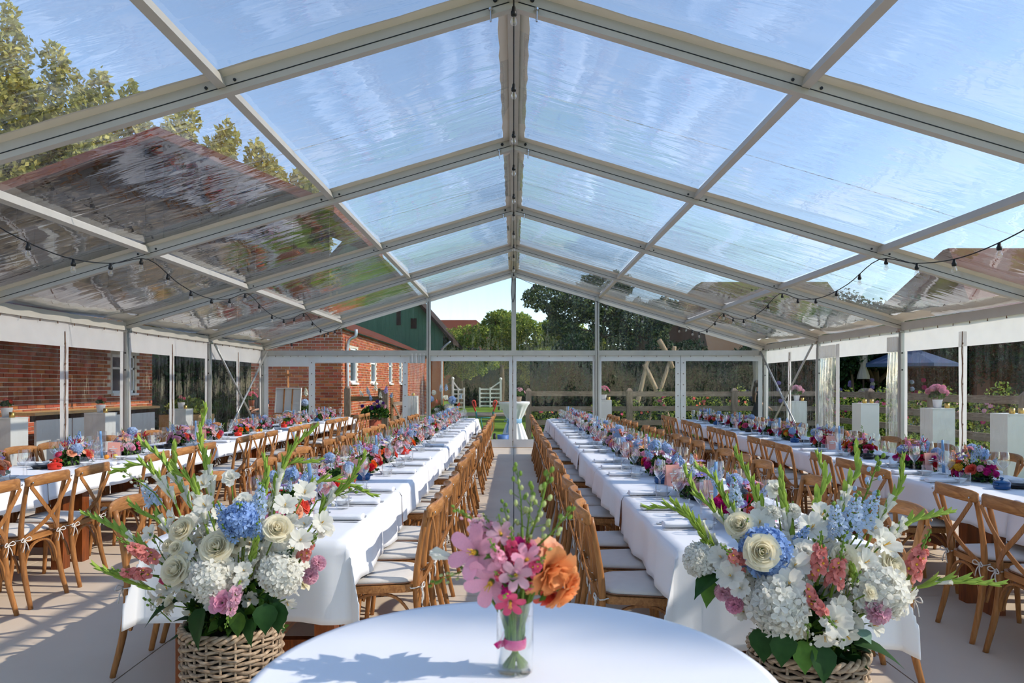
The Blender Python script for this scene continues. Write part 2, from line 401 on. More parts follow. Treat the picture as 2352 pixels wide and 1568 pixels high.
# ------------------------------------------------------------------ roof of the marquee
roof = struct('roof', None, 'clear film marquee roof on pale aluminium frames')
def rafter_mesh(sgn):
    mb = MB(); h = .032
    P = lambda x, y, z: (sgn * x, y, z)
    b = [P(0, -h, ZB(0)), P(0, h, ZB(0)), P(HW, h, ZB(HW)), P(HW, -h, ZB(HW))]
    t = [(p[0], p[1], p[2] + .13) for p in b]
    mb.hexa(b, t); return mb.mesh('rafter', M_ALU, False)
def groove_mesh(sgn):
    mb = MB(); h = .0335; P = lambda x, y, z: (sgn * x, y, z)
    for yy in (-1, 1):
        b = [P(.03, yy * h - .001, ZB(0) + .036), P(.03, yy * h + .001, ZB(0) + .036), P(HW, yy * h + .001, ZB(HW) + .044), P(HW, yy * h - .001, ZB(HW) + .044)]
        mb.hexa(b, [(p[0], p[1], p[2] + .007) for p in b])
    return mb.mesh('keder_groove', M_BLACK, False)
def cover_mesh(sgn):
    mb = MB(); P = lambda x, y, z: (sgn * x, y, z); n = 30; G = []
    for i in range(n + 1):
        x = HW * i / n + .0; row = []
        for yy, dz in ((-.1, .012), (-.07, .008), (-.034, -.012), (.034, -.012), (.07, .008), (.1, .012)):
            wob = .006 * math.sin(i * 1.9) * (1 if abs(yy) > .09 else 0)
            row.append(P(x, yy + wob, ZF(x) + dz - .012))
        G.append(row)
    mb.grid(G); return mb.mesh('cover_strip', M_CREAM)
RM = {s: (rafter_mesh(s), groove_mesh(s), cover_mesh(s)) for s in (-1, 1)}
bm_ = MB(); bm_.lathe([(0, 0), (.011, 0), (.011, .008), (0, .008)], 10); bolt_me = bm_.mesh('bolt', M_BLACK, False)
pn = MB(); pn.lathe([(0, -.06), (.007, -.06), (.007, .02), (.016, .02), (.016, .035), (0, .035)], 8); pin_me = pn.mesh('locking_pin', M_STEEL, False)
for k, y in enumerate(FR):
    for s in (-1, 1):
        r = obj('rafter', RM[s][0], roof, (0, y, 0)); obj('keder_groove', RM[s][1], r); obj('cover_strip', RM[s][2], r)
        if 2 <= k <= 5:
            for x in (2.05, 4.1):
                for d in (-.1, .1): obj('bolt', bolt_me, r, (s * (x + d), -.033, ZB(x + d) + .075), (R(90), 0, 0))
            obj('locking_pin', pin_me, r, (s * .16, -.05, ZB(.16) + .0))
            obj('bolt', bolt_me, r, (s * .13, -.033, ZB(.13) + .09), (R(90), 0, 0), 1.4)
for j in range(len(FR) - 1):
    y0, y1 = FR[j] + .033, FR[j + 1] - .033; L = y1 - y0
    for s in (-1, 1):
        for x in (2.05, 4.1):
            mb = MB(); mb.box((0, 0, 0), (.06, L, .075), rot=Matrix.Rotation(s * math.atan(.297), 3, 'Y'))
            obj('purlin', mb.mesh('purlin', M_ALU, False), roof, (s * x, (y0 + y1) / 2, ZB(x) + .085))
        mb = MB(); mb.box((0, 0, 0), (.09, L, .12))
        obj('eave_beam', mb.mesh('eave_beam', M_ALU, False), roof, (s * HW, (y0 + y1) / 2, 2.385))
        # film sheets, lightly slack between the rafters
        G = []; nx, ny = 26, 14; ph = random.random() * 6
        for i in range(nx + 1):
            x = (HW + .06) * i / nx; row = []
            for q in range(ny + 1):
                t = q / ny; e = math.sin(PI * t)
                wv = -.022 * e + .010 * e * math.sin(x * 2.1 + ph + 3 * t) + .006 * math.sin(x * 7 + 9 * t + ph) * e
                row.append((s * x, FR[j] + 3 * t, ZF(x) + wv))
            G.append(row)
        mb = MB(); mb.grid(G); obj('film_panel', mb.mesh('film_panel', M_FILM), roof)
        # welded seam across the sheet
        mb = MB(); n = 24; t = .52
        for i in range(n):
            pass
        G = [[(s * HW * i / n, FR[j] + 3 * t + d + .02 * math.sin(i * .4), ZF(HW * i / n) - .024) for d in (-.011, .011)] for i in range(n + 1)]
        mb.grid(G); obj('welded_seam', mb.mesh('welded_seam', M_CFILM), roof)
        # white edge of the roof sheet along the eave
        G = [[(s * (HW - d), FR[j] + 3 * q / 20, ZF(HW - d) - .012 + .01 * math.sin(q * 1.7 + d * 20) * (d > .2)) for d in (0, .12, .26 + .012 * math.sin(q * 2.3))] for q in range(21)]
        mb = MB(); mb.grid(G); obj('edge_band', mb.mesh('edge_band', M_CREAM), roof)
    mb = MB(); mb.box((0, 0, 0), (.09, L, .07)); obj('ridge_beam', mb.mesh('ridge_beam', M_ALU, False), roof, (0, (y0 + y1) / 2, ZB(0) + .075))
    for s in (-1, 1):
        G = [[(s * d, FR[j] + 3 * q / 20, ZF(d) - .016) for d in (0, .09, .12 + .006 * math.sin(q * 2.3))] for q in range(21)]
        mb = MB(); mb.grid(G); obj('edge_band', mb.mesh('edge_band', M_CREAM), roof)

# ------------------------------------------------------------------ side walls and gable
hk = MB(); hk.tube([(0, 0, .03), (0, 0, -.03)], .006, 6); hk.ball((0, 0, -.035), .012, 6, 0, 4); hook_me = hk.mesh('hook', M_BROWNPIN)
ey = MB(); ey.lathe([(.006, 0), (.014, 0), (.014, .006), (.006, .006)], 8); eye_me = ey.mesh('eyelet', M_BROWNPIN, False)
def sheet(wall, name, m, fn, u0, u1, z0, z1, nu=12, nz=10, wob=.012, off=0, smooth=True):
    """upright sheet; fn(u, d, z) -> world"""
    mb = MB(); G = []; ph = random.random() * 9
    for i in range(nu + 1):
        u = u0 + (u1 - u0) * i / nu
        G.append([fn(u, off + wob * (math.sin(u * 5 + ph + z_ * 1.3) + .6 * math.sin(u * 13 + 2 * ph - z_)), z_) for z_ in [z0 + (z1 - z0) * q / nz for q in range(nz + 1)]])
    mb.grid(G); return obj(name, mb.mesh(name, m, smooth), wall)
def slab(wall, name, m, fn, u0, u1, z0, z1, t=.012, off=0):
    mb = MB(); mb.hexa([fn(u0, off - t / 2, z0), fn(u1, off - t / 2, z0), fn(u1, off + t / 2, z0), fn(u0, off + t / 2, z0)], [fn(u0, off - t / 2, z1), fn(u1, off - t / 2, z1), fn(u1, off + t / 2, z1), fn(u0, off + t / 2, z1)])
    return obj(name, mb.mesh(name, m, False), wall)
def lacing(wall, fn, u, z0, z1, rotate):
    mb = MB(); n = 16
    mb.tube([fn(u + .008 * math.sin(i * 1.9), -.018, z0 + (z1 - z0) * i / n) for i in range(n + 1)], .006, 5)
    obj('lacing_rope', mb.mesh('lacing_rope', M_BROWNPIN), wall)
    z = z0 + .1
    while z < z1:
        obj('eyelet', eye_me, wall, fn(u, -.014, z), rotate); z += .27
def curtain(wall, fn, u0, u1, ztop, folds=5, bulge=0, lean=0):
    mb = MB(); G = []; n = folds * 8
    for i in range(n + 1):
        t = i / n; row = []
        for q in range(15):
            z = ztop * (1 - q / 14); k = math.sin(PI * q / 14)
            wdt = 1 + bulge * (1 - z / ztop) * .6 - .15 * k
            u = (u0 + u1) / 2 + (t - .5) * (u1 - u0) * wdt + lean * (1 - z / ztop)
            d = .05 * math.sin(t * folds * 2 * PI + .6 * z) * (1 + .2 * math.sin(z * 3 + i)) - .03 * k
            row.append(fn(u, d, z))
        G.append(row)
    mb.grid(G); o = obj('rolled_curtain', mb.mesh('rolled_curtain', M_CFILM), wall)
    mb = MB(); G = [[fn((u0 + u1) / 2 + (i / n - .5) * (u1 - u0), .05 * math.sin(i / n * folds * 2 * PI) - .012, z) for z in (ztop - .01, ztop + .22)] for i in range(n + 1)]
    mb.grid(G); obj('curtain_heading', mb.mesh('curtain_heading', M_PVC), wall)
WALLS = {}
for side, s in (('left', -1), ('right', 1)):
    W = struct('wall_' + side, None, 'clear film marquee side wall with white header band, ' + ('brick side' if s < 0 else 'fence side')); WALLS[side] = W
    fn = lambda u, d, z, s=s: (s * (HW - .01) + s * d, u, z)
    for k, y in enumerate(FR):
        if k < 2: continue
        mb = MB(); mb.box((0, 0, 1.16), (.10, .065, 2.32)); mb.box((-s * .052, -.018, 1.16), (.006, .014, 2.3)); mb.box((-s * .052, .018, 1.16), (.006, .014, 2.3))
        p = obj('post', mb.mesh('post', M_ALU2, False), W, (s * HW, y, 0))
        mb = MB(); mb.box((0, 0, 1.12), (.05, .03, 2.2)); obj('keder_channel', mb.mesh('keder_channel', M_ALU, False), p, (-s * .02, .055, 0)); 
        mb = MB(); mb.box((0, 0, 0), (.16, .12, .025)); mb.box((0, 0, .02), (.12, .085, .05)); obj('corner_bracket', mb.mesh('corner_bracket', M_STEEL, False), p, (0, 0, 2.31))
        for z in (1.72, 1.98): obj('bolt', bolt_me, p, (-s * .03, -.0325, z), (R(90), 0, 0), 1.1)
    for j in range(2, len(FR) - 1):
        y0, y1 = FR[j] + .09, FR[j + 1] - .09; ym = (y0 + y1) / 2
        sheet(W, 'header_band', M_PVC, fn, y0 - .03, y1 + .03, 2.0, 2.33, 24, 3, .006)
        for q in range(8): obj('hook', hook_me, W, fn(y0 + (y1 - y0) * (q + .5) / 8, -.03, 2.325), scale=.75)
        if s > 0 and j == 5:    # open doorway with the film gathered to both sides
            curtain(W, fn, FR[j] + .05, FR[j] + .36, 2.02, 4, .35)
            curtain(W, fn, FR[j + 1] - .75, FR[j + 1] - .1, 2.02, 5, .1)
            slab(W, 'film_strip', M_PVC, fn, FR[j + 1] - .86, FR[j + 1] - .74, 0, 2.25, .012)
            continue
        for (a, b) in ((y0, ym - .08), (ym + .08, y1)):
            sheet(W, 'film_window', M_WFILM, fn, a + .06, b - .04, .16, 2.0, 16, 12, .007)
        sheet(W, 'bottom_band', M_PVC, fn, y0 - .03, y1 + .03, 0.005, .16, 20, 2, .006)
        for (a, b) in ((y0 - .03, y0 + .07), (y1 - .05, y1 + .03)): sheet(W, 'film_strip', M_PVC, fn, a, b, .16, 2.0, 3, 10, .003)
        for d in (-.045, .045): sheet(W, 'film_strip', M_PVC, fn, ym + d - .042, ym + d + .042, .0, 2.2, 2, 12, .004, -.006)
        lacing(W, fn, ym, .05, 2.2, (0, R(90), 0))
    # crossed wind bracing in the last bay
    for a, b in ((0, 1), (1, 0)):
        mb = MB(); mb.tube([(s * (HW - .12 - .03 * a), FR[-2] + .06 if not a else FR[-1] - .06, 2.28), (s * (HW - .12 - .03 * a), FR[-1] - .06 if not a else FR[-2] + .06, .08)], .022, 8)
        obj('wind_brace', mb.mesh('wind_brace', M_ALU2), W)
G_ = struct('wall_back', None, 'clear film gable wall of the marquee with aluminium posts')
fg = lambda u, d, z: (u, GY - .01 + d, z)
BZ0, BZ1 = 2.19, 2.31
for (a, b) in ((-5.95, -2.06), (-1.98, -.0), (0, 1.94), (2.02, 5.95)):
    slab(G_, 'cross_beam', M_ALU2, fg, a, b, BZ0, BZ1, .07, -.02)
for x in (-2.02, 1.98):
    mb = MB(); mb.box((x, GY - .03, ZB(x) / 2 + .02), (.095, .1, ZB(x) + .04)); po = obj('gable_post', mb.mesh('gable_post', M_ALU2, False), G_)
    mb = MB(); mb.box((x, GY - .085, ZB(x) / 2), (.012, .006, ZB(x) - .1)); obj('keder_groove', mb.mesh('keder_groove', M_BLACK, False), po)
slab(G_, 'gable_post', M_ALU2, fg, -.055, .055, BZ1, ZB(0) + .05, .07, -.02)
# upper gable film, five-sided sheets under the rafters
for (a, b) in ((-5.9, -2.07), (-1.97, -.05), (.05, 1.93), (2.03, 5.9)):
    mb = MB(); n = 14; G = []
    for i in range(n + 1):
        x = a + (b - a) * i / n; top = max(BZ1 + .002, ZB(x) + .02)
        G.append([fg(x, .012 * math.sin(x * 4 + t), BZ1 + (top - BZ1) * t) for t in (0, .25, .5, .75, 1)])
    mb.grid(G); obj('film_panel', mb.mesh('film_panel', M_WFILM), G_)
    mb = MB(); G = [[fg(a + (b - a) * i / 20, -.03, max(BZ1, ZB(a + (b - a) * i / 20) - d)) for d in (.0, .07)] for i in range(21)]
    mb.grid(G); obj('edge_band', mb.mesh('edge_band', M_CREAM), G_)
def gwin(a, b, top=2.05, z0=.2):
    sheet(G_, 'film_window', M_WFILM, fg, a, b, z0, top, 16, 12, .007)
for (a, b, top) in ((-5.92, -4.85, 1.93), (-4.75, -2.5, 2.02), (-1.97, -.1, 2.06), (.06, 1.93, 2.06), (2.03, 3.85, 2.06), (4.05, 5.85, 2.06)):
    sheet(G_, 'header_band', M_PVC, fg, a - .04, b + .04, top, BZ0, 18, 3, .006)
    for q in range(6): obj('hook', hook_me, G_, fg(a + (b - a) * (q + .5) / 6, -.04, BZ0), scale=.7)
    if a == -4.75: continue
    gwin(a + .02, b - .02, top)
    sheet(G_, 'bottom_band', M_PVC, fg, a - .04, b + .04, .01, .2, 14, 2, .006)
for x, wd in ((-4.8, .15), (-2.58, .12), (-.07, .085), (.025, .085), (3.9, .12), (4.03, .12), (-5.88, .1), (5.86, .1), (1.9, .05), (2.06, .05)):
    sheet(G_, 'film_strip', M_PVC, fg, x - wd / 2, x + wd / 2, .01, BZ0, 2, 10, .003, -.008)
    if wd > .1:
        z = .2
        while z < 2.1: obj('eyelet', eye_me, G_, fg(x, -.02, z), (R(90), 0, 0)); z += .26
lacing(G_, fg, -.022, .05, BZ0 - .1, (R(90), 0, 0))
curtain(G_, fg, -2.48, -2.1, 2.02, 4, .1)
mb = MB(); mb.box((0, GY + .25, -.05), (12.2, .5, .12)); obj('door_sill', mb.mesh('door_sill', M_BARTOP, False), G_)

# ------------------------------------------------------------------ festoon lights
sk_ = MB(); sk_.lathe([(0, .0), (.012, 0), (.015, -.03), (.021, -.034), (.021, -.06), (.014, -.066), (0, -.066)], 10); sock_me = sk_.mesh('lamp_socket', M_BLACK)
bb = MB(); bb.lathe([(.011, -.062), (.014, -.075), (.0225, -.094), (.024, -.106), (.019, -.122), (.008, -.13), (0, -.131)], 12); bulb_me = bb.mesh('bulb', M_BULB)
fi = MB(); fi.tube([(-.006, 0, -.07), (-.007, 0, -.1), (0, 0, -.107), (.007, 0, -.1), (.006, 0, -.07)], .0012, 5); fil_me = fi.mesh('filament', M_GOLD)
def festoon(label, pts, step, n=10, hang=None):
    c = crom(pts, n); t = thing('festoon_light', label, 'string lights', (0, 0, 0))
    mb = MB(); mb.tube(c, .0055, 6); obj('cable', mb.mesh('cable', M_BLACK), t)
    acc = step * .5
    for a, b in zip(c, c[1:]):
        d = (b - a).length
        while acc < d:
            p = a.lerp(b, acc / d); so = obj('lamp_socket', sock_me, t, p); obj('bulb', bulb_me, so); obj('filament', fil_me, so); acc += step
        acc -= d
    return t
def sagged(x, ys, zf, sag, dx=0):
    P = []
    for a, b in zip(ys, ys[1:]):
        for q in range(4):
            tt = q / 4; P.append((x + dx * math.sin(PI * tt), a + (b - a) * tt, zf - sag * math.sin(PI * tt)))
    P.append((x, ys[-1], zf)); return P
festoon('string of clear bulbs hanging along the roof ridge', sagged(.0, FR[2:], ZB(0) - .015, .05), 1.17, 4)
festoon('string of clear bulbs sagging below purlin on the brick side', sagged(-4.1, FR[1:], ZB(4.1) - .01, .24), .62, 5)
festoon('string of clear bulbs sagging below purlin on the fence side', sagged(4.1, FR[1:], ZB(4.1) - .01, .24), .62, 5)
festoon('string of bulbs along the gable rafter toward the fence', [(.05, GY - .1, 4.05), (.6, GY - .1, 3.82), (1.2, GY - .1, 3.68), (2.0, GY - .1, 3.45), (2.7, GY - .1, 3.2), (3.4, GY - .1, 2.98), (4.1, GY - .1, 2.82)], .9, 5)
festoon('dark cable with bulbs along the gable rafter toward the brick', [(-4.1, GY - .1, 2.82), (-4.9, GY - .1, 2.56), (-5.8, GY - .1, 2.36)], .8, 6)
mb = MB(); mb.tube(crom([(-.03, GY - .1, 4.05), (-.06, GY - .1, 3.7), (-.02, GY - .1, 3.45), (.03, GY - .1, 3.7), (.03, GY - .1, 4.05)], 6), .008, 6)
tag(obj('cable_loop', mb.mesh('cable_loop', M_BLACK)), 'loop of spare black cable hanging at the ridge end', 'cable')

# ------------------------------------------------------------------ long tables: four runs
PITCH, TW, TZ = 2.03, .9, .755
RUNS = {  # x at y0, y0, heading, name in labels, cloth drop towards -u / +u
    'A': (-4.0, 3.9, 0.0, 'brick-side outer table', .13, .14),
    'B': (-1.23, 3.32, 0.0, 'brick-side aisle table', .18, .2),
    'C': (1.17, 3.12, 0.0, 'fence-side aisle table', .2, .2),
    'D': (3.37, 2.74, -math.atan(.04), 'fence-side outer table', .19, .15)}
def RM_(k):
    x, y, a, *_ = RUNS[k]; return Matrix.Translation((x, y, 0)) @ Matrix.Rotation(a, 4, 'Z')
RMAT = {k: RM_(k) for k in RUNS}
def W(k, u, v, z=0): return RMAT[k] @ Vector((u, v, z))
NT = 6
def table_proto():
    t = thing('trestle_table', 'x', 'table')
    def top(m):
        for i in range(5): m.box((-.36 + .18 * i, PITCH / 2, TZ - .018), (.178, PITCH - .01, .034))
    B(top, 'table_top', M_TABLE2, t)
    for u in (-1, 1):
        for v in (.13, PITCH - .13): B(lambda m: m.box((0, 0, TZ / 2 - .02), (.095, .095, TZ - .04)), 'leg', M_TABLE, t, loc=(u * .33, v, 0))
        B(lambda m: m.box((u * .33, PITCH / 2, TZ - .075), (.03, PITCH - .36, .08)), 'apron', M_TABLE2, t)
    for v in (.13, PITCH - .13):
        B(lambda m: m.box((0, v, .22), (.565, .05, .09)), 'cross_bar', M_TABLE, t)
        B(lambda m: m.box((0, v, TZ - .08), (.565, .05, .07)), 'cross_bar', M_TABLE, t)
    B(lambda m: m.box((0, PITCH / 2, .215), (.06, PITCH - .31, .08)), 'stretcher', M_TABLE2, t)
    for v, d in ((.16, 1), (PITCH - .16, -1)): B(lambda m: m.tube([(0, v + d * .03, .3), (0, v + d * .35, TZ - .05)], .012, 6), 'steel_strut', M_STEEL, t)
    return t
tp = table_proto(); first = True
for k in RUNS:
    for i in range(NT):
        p = W(k, 0, i * PITCH); lab = f'{ORD[i]} stained trestle table from near end of {RUNS[k][3]}'
        if first:
            tp.location = p; tp.rotation_euler = (0, 0, RUNS[k][2]); LABELS.clear(); tag(tp, lab, 'table', 'trestle tables under the white cloths'); first = False
        else: copies(tp, p, RUNS[k][2], lab, 'table', 'trestle tables under the white cloths')

def cloth(name, k, v0, v1, du0, du1, dv0, dv1, label, seed):
    rng = random.Random(seed); hw = TW / 2 + .006; step = .035
    def axis(a, b, d0, d1):
        n0 = max(2, int(d0 / .03)) if d0 > 0 else 0; n1 = max(2, int(d1 / .03)) if d1 > 0 else 0; nm = max(4, int((b - a) / .05))
        r = [(-d0 * (1 - i / n0), a) for i in range(n0)] if n0 else []
        r += [(0, a + (b - a) * i / nm) for i in range(nm + 1)]
        r += [(d1 * (i + 1) / n1, b) for i in range(n1)] if n1 else []
        return r
    U = axis(-hw, hw, du0, du1); V = axis(v0, v1, dv0, dv1); ph = [rng.random() * 6 for _ in range(6)]
    zt = TZ + .008; G = []
    for (eu, u) in U:
        row = []
        for (ev, v) in V:
            au, av = abs(eu), abs(ev)
            rim = .012
            if au == 0 and av == 0:
                z = zt + .0012 * math.sin(u * 9 + ph[0]) * math.sin(v * 7 + ph[1]); x, y = u, v
                # rounded edge
                row.append((x, y, z)); continue
            d = math.hypot(au, av) if (au and av) else max(au, av)
            su = 1 if eu > 0 else -1; sv = 1 if ev > 0 else -1
            rip = lambda q: (.010 * math.sin(q * 9 + ph[2]) + .008 * math.sin(q * 17 + ph[3]) + .005 * math.sin(q * 31 + ph[4])) * min(1, d / .15)
            x, y = u, v; flare = .012 + .05 * d + 0
            if au and not av: x += su * (flare + rip(v) + .004); y += .002 * math.sin(v * 20)
            elif av and not au: y += sv * (flare + rip(u))
            else:
                c_ = min(au, av); x += su * (flare + .26 * c_ * (.5 + .5 * au / (au + av))); y += sv * (flare + .26 * c_ * (.5 + .5 * av / (au + av)))
                d = max(au, av) + .08 * c_
            row.append((x, y, zt - d + .004 * math.sin(v * 11 + u * 13 + ph[5])))
        G.append(row)
    G2 = [[tuple(W(k, *p)) for p in row] for row in G]
    mb = MB(); mb.grid(G2)
    o = obj(name, mb.mesh(name, M_CLOTH)); md = o.modifiers.new('thick', 'SOLIDIFY'); md.thickness = .0025; md.offset = 1
    return tag(o, label, 'tablecloth', 'white tablecloths on the long tables')
NC = 8; CL = NT * PITCH / NC
for ki, k in enumerate(RUNS):
    x, y, a, nm, d0, d1 = RUNS[k]
    for i in range(NC):
        v0, v1 = i * CL + (0 if i == 0 else .004), (i + 1) * CL + (0 if i == NC - 1 else -.004)
        jit = random.Random(ki * 20 + i)
        e0 = {'A': .2, 'B': .37, 'C': .42, 'D': .2}[k] if i == 0 else 0; e1 = .3 if i == NC - 1 else 0
        ex0 = {'B': .1, 'C': .12}.get(k, .05) if i == 0 else 0
        if i == NC - 1 and k in 'BC': ex0 = .08
        if i == 0: v0 -= .012
        if i == NC - 1: v1 += .012
        cloth('tablecloth', k, v0, v1, d0 + (ex0 if k == 'B' else ex0 * .6) * (0.5 if i == 0 else 1) + jit.uniform(-.012, .02), d1 + ex0 * (.6 if k == 'B' else 1) * (.5 if i == 0 else 1) + jit.uniform(-.012, .02), e0, e1,
              f'{ORD[i]} white cloth from near end of {nm}', ki * 50 + i)

# ------------------------------------------------------------------ cross-back chair
def chair_proto():
    t = thing('cross_back_chair', 'x', 'chair')
    def outline(w0, w1, d, r=.07, n=6):
        """rounded seat outline, back narrower; y from -d/2 (back) to d/2"""
        P = []
        for cx, cy, a0 in ((w1 / 2 - r, d / 2 - r, 0), (-w1 / 2 + r, d / 2 - r, 90), (-w0 / 2 + r, -d / 2 + r, 180), (w0 / 2 - r, -d / 2 + r, 270)):
            for i in range(n + 1):
                a = R(a0 + 90 * i / n); P.append((cx + r * math.cos(a), cy + r * math.sin(a)))
        return P
    def slabo(m, P, z0, z1, puff=0, mi=0):
        n = len(P); c = np.mean(P, axis=0); rings = []
        prof = [(0.0, z0, 0), (1.0, z0, 0), (1.0, z1, 0)] if not puff else [(0, z0), (.96, z0), (1.0, z0 + (z1 - z0) * .35), (.985, z0 + (z1 - z0) * .7), (.93, z1), (.6, z1 + puff * .8), (0, z1 + puff)]
        if not puff: prof = [(0, z0), (1, z0), (1, z1), (.94, z1 + .001), (0, z1 + .001)]
        G = [[(c[0] + (p[0] - c[0]) * s, c[1] + (p[1] - c[1]) * s, z) for (s, z) in prof] for p in P]
        m.grid(G, mi, True)
    B(lambda m: slabo(m, outline(.385, .44, .43), .43, .466), 'seat', M_RAIL, t, angle=40)
    cu = B(lambda m: slabo(m, outline(.36, .425, .405, .09), .469, .498, .012), 'cushion', M_CUSH, t, smooth=True)
    B(lambda m: m.tube([(p[0] * 1.0, p[1], .474) for p in outline(.364, .429, .409, .09)], .004, 5, closed=True), 'piping', M_PIPING, cu, smooth=True)
    for s in (-1, 1):
        B(lambda m: m.tube(crom([(s * .188, -.285, 0), (s * .178, -.235, .22), (s * .178, -.212, .44), (s * .185, -.225, .62), (s * .195, -.268, .845)], 5), [.0145 + .0045 * math.sin(PI * min(1, i / 16)) for i in range(21)], 9), 'leg', M_CHAIR, t, smooth=True)
        B(lambda m: m.tube(crom([(s * .205, .215, 0), (s * .192, .192, .25), (s * .19, .185, .44)], 5), [.0135 + .0007 * i for i in range(11)], 9), 'leg', M_CHAIR, t, smooth=True)
    def rail(m):
        P = [(x, -.282 - .052 * (1 - (x / .225) ** 2) + .006, .842 + .012 * (1 - (x / .225) ** 2)) for x in np.linspace(-.228, .228, 15)]
        pr = []
        for a, b in ((.009, .028), (.004, .036), (-.004, .036), (-.009, .028), (-.010, -.03), (-.005, -.036), (.005, -.036), (.010, -.03)): pr.append((a, b))
        m.sweep(P, pr, 0, (0, 0, 1), True, [.75, .97] + [1] * 11 + [.97, .75])
    rl = B(rail, 'back_rail', M_RAIL, t, smooth=True)
    bl = MB(); bl.lathe([(0, 0), (.008, 0), (.006, .004), (0, .005)], 8); bme = bl.mesh('bolt', M_STEEL)
    for s in (-1, 1): obj('bolt', bme, rl, (s * .2, -.308, .838), (R(90), 0, 0))
    for s in (-1, 1):
        def strap(m):
            P = crom([(s * .205, -.298, .815), (s * .10, -.302, .70), (0, -.296 - .004 * s, .605), (-s * .11, -.262, .51), (-s * .19, -.205, .435)], 5)
            m.sweep(P, [(-.0145, -.003), (.0145, -.003), (.0145, .003), (-.0145, .003)], 0, (0, 1, 0))
        B(strap, 'cross_strap', M_CHAIR, t)
    def hoop(a, b, h):
        A, Bv = Vector(a), Vector(b)
        P = crom([A, A.lerp(Bv, .10) + Vector((0, 0, h * .62)), A.lerp(Bv, .32) + Vector((0, 0, h)), A.lerp(Bv, .68) + Vector((0, 0, h)), A.lerp(Bv, .9) + Vector((0, 0, h * .62)), Bv], 4)
        return P
    for (a, b) in (((-.186, .178, .235), (.186, .178, .235)), ((-.168, -.222, .235), (.168, -.222, .235)), ((-.19, .165, .235), (-.176, -.2, .235)), ((.19, .165, .235), (.176, -.2, .235))):
        B(lambda m: m.sweep(hoop(a, b, .178), [(-.008, -.006), (.008, -.006), (.008, .006), (-.008, .006)], 0, (0, 0, 1)), 'brace', M_CHAIR, t, angle=40)
    for s in (-1, 1):
        def tie(m):
            c = Vector((s * .178, -.235, .455))
            m.tube([c + Vector((.022 * math.cos(a), .03 + .0 + .026 * math.sin(a), .004 * math.sin(2 * a))) for a in np.linspace(0, 2 * PI, 9)], .0035, 5)
            for q in (-1, 1):
                m.tube(crom([c, c + Vector((q * .028, -.012, .018)), c + Vector((q * .05, -.014, .0)), c + Vector((q * .028, -.012, -.008)), c], 3), .0035, 5)
                m.tube(crom([c, c + Vector((q * .014, -.012, -.035)), c + Vector((q * .03, -.01, -.075))], 3), .0035, 5)
        B(tie, 'cushion_tie', M_CUSH, t, smooth=True)
    return t
cp = chair_proto(); first = True
CHV = (.5, 1.015, 1.53)
CHAIRS = []
for k in RUNS:
    for sd in (-1, 1):
        side = 'fence-facing' if sd > 0 else 'brick-facing'; n = 0
        for i in range(NT):
            for v in CHV:
                vv = i * PITCH + v + random.uniform(-.02, .02); uu = sd * (.515 + random.uniform(-.012, .012))
                CHAIRS.append((k, sd, i, vv, n)); p = W(k, uu, vv)
                rz = RUNS[k][2] + (R(90) if sd > 0 else R(-90)) + R(random.uniform(-2.5, 2.5))
                lab = f'{ORD[n]} cross-back chair from near end, {side} side of {RUNS[k][3]}'; grp = 'cross-back chairs along the long tables'; n += 1
                if first: cp.location = p; cp.rotation_euler = (0, 0, rz); LABELS.pop('x', None); tag(cp, lab, 'chair', grp); first = False
                else: copies(cp, p, rz, lab, 'chair', grp)

# ------------------------------------------------------------------ place settings
wg = MB(); wg.lathe([(0, .001), (.034, .001), (.033, .003), (.008, .006), (.0038, .014), (.0034, .075), (.006, .088), (.026, .108), (.041, .132), (.042, .145), (.037, .185), (.0315, .216)], 20); wine_me = wg.mesh('wine_glass', M_GLASS)
wg = MB(); wg.lathe([(0, .001), (.031, .001), (.03, .003), (.007, .006), (.0036, .014), (.0033, .085), (.006, .098), (.022, .112), (.034, .135), (.0345, .15), (.031, .185), (.027, .213)], 18); wine2_me = wg.mesh('wine_glass', M_GLASS)
tg = MB(); tg.lathe([(0, .001), (.034, .001), (.0375, .006), (.0385, .088), (.0365, .088), (.0355, .012), (0, .010)], 20); tum_me = tg.mesh('water_tumbler', M_GLASS2)
def napkin_mesh():
    m = MB(); n = 18; G = []
    for i in range(n):
        a = 2 * PI * i / n; c, s_ = math.cos(a), math.sin(a)
        y = .04 * math.copysign(abs(c) ** .7, c); z = .0155 + .0155 * math.copysign(abs(s_) ** .8, s_)
        row = [(-.1, y * .0, .015), (-.1, y * .86, .004 + z * .7), (-.09, y, z * .92)]
        for q in range(5): row.append((-.07 + .035 * q, y * (1 + .03 * math.sin(q * 2 + a)), z * (1 + .05 * math.sin(q * 1.7 + 2 * a))))
        row += [(.094, y, z), (.1, y * .9, .002 + z * .9), (.1, y * .45, .008 + z * .45), (.096, 0, .0155)]
        G.append(row)
    m.grid(G, 0, True)
    m.add([(-.095, .041, .012), (.098, .041, .012), (.098, .0435, .02), (-.095, .0435, .02)], [(0, 1, 2, 3)])
    return m.mesh('napkin', M_NAPKIN)
nap_me = napkin_mesh()
def flat(m, outline, z0, z1, mi=0):
    n = len(outline); m.add([(x, y, z0) for x, y in outline] + [(x, y, z1) for x, y in outline], [tuple(range(n - 1, -1, -1)), tuple(range(n, 2 * n))] + [(i, (i + 1) % n, n + (i + 1) % n, n + i) for i in range(n)], mi)
m = MB(); flat(m, [(.105, -.009), (.105, .009), (-.0, .006), (-.01, .010), (-.09, .010), (-.11, .002), (-.11, -.004), (-.01, -.006), (0, -.006)], 0, .004); knife_me = m.mesh('table_knife', M_STEEL, False)
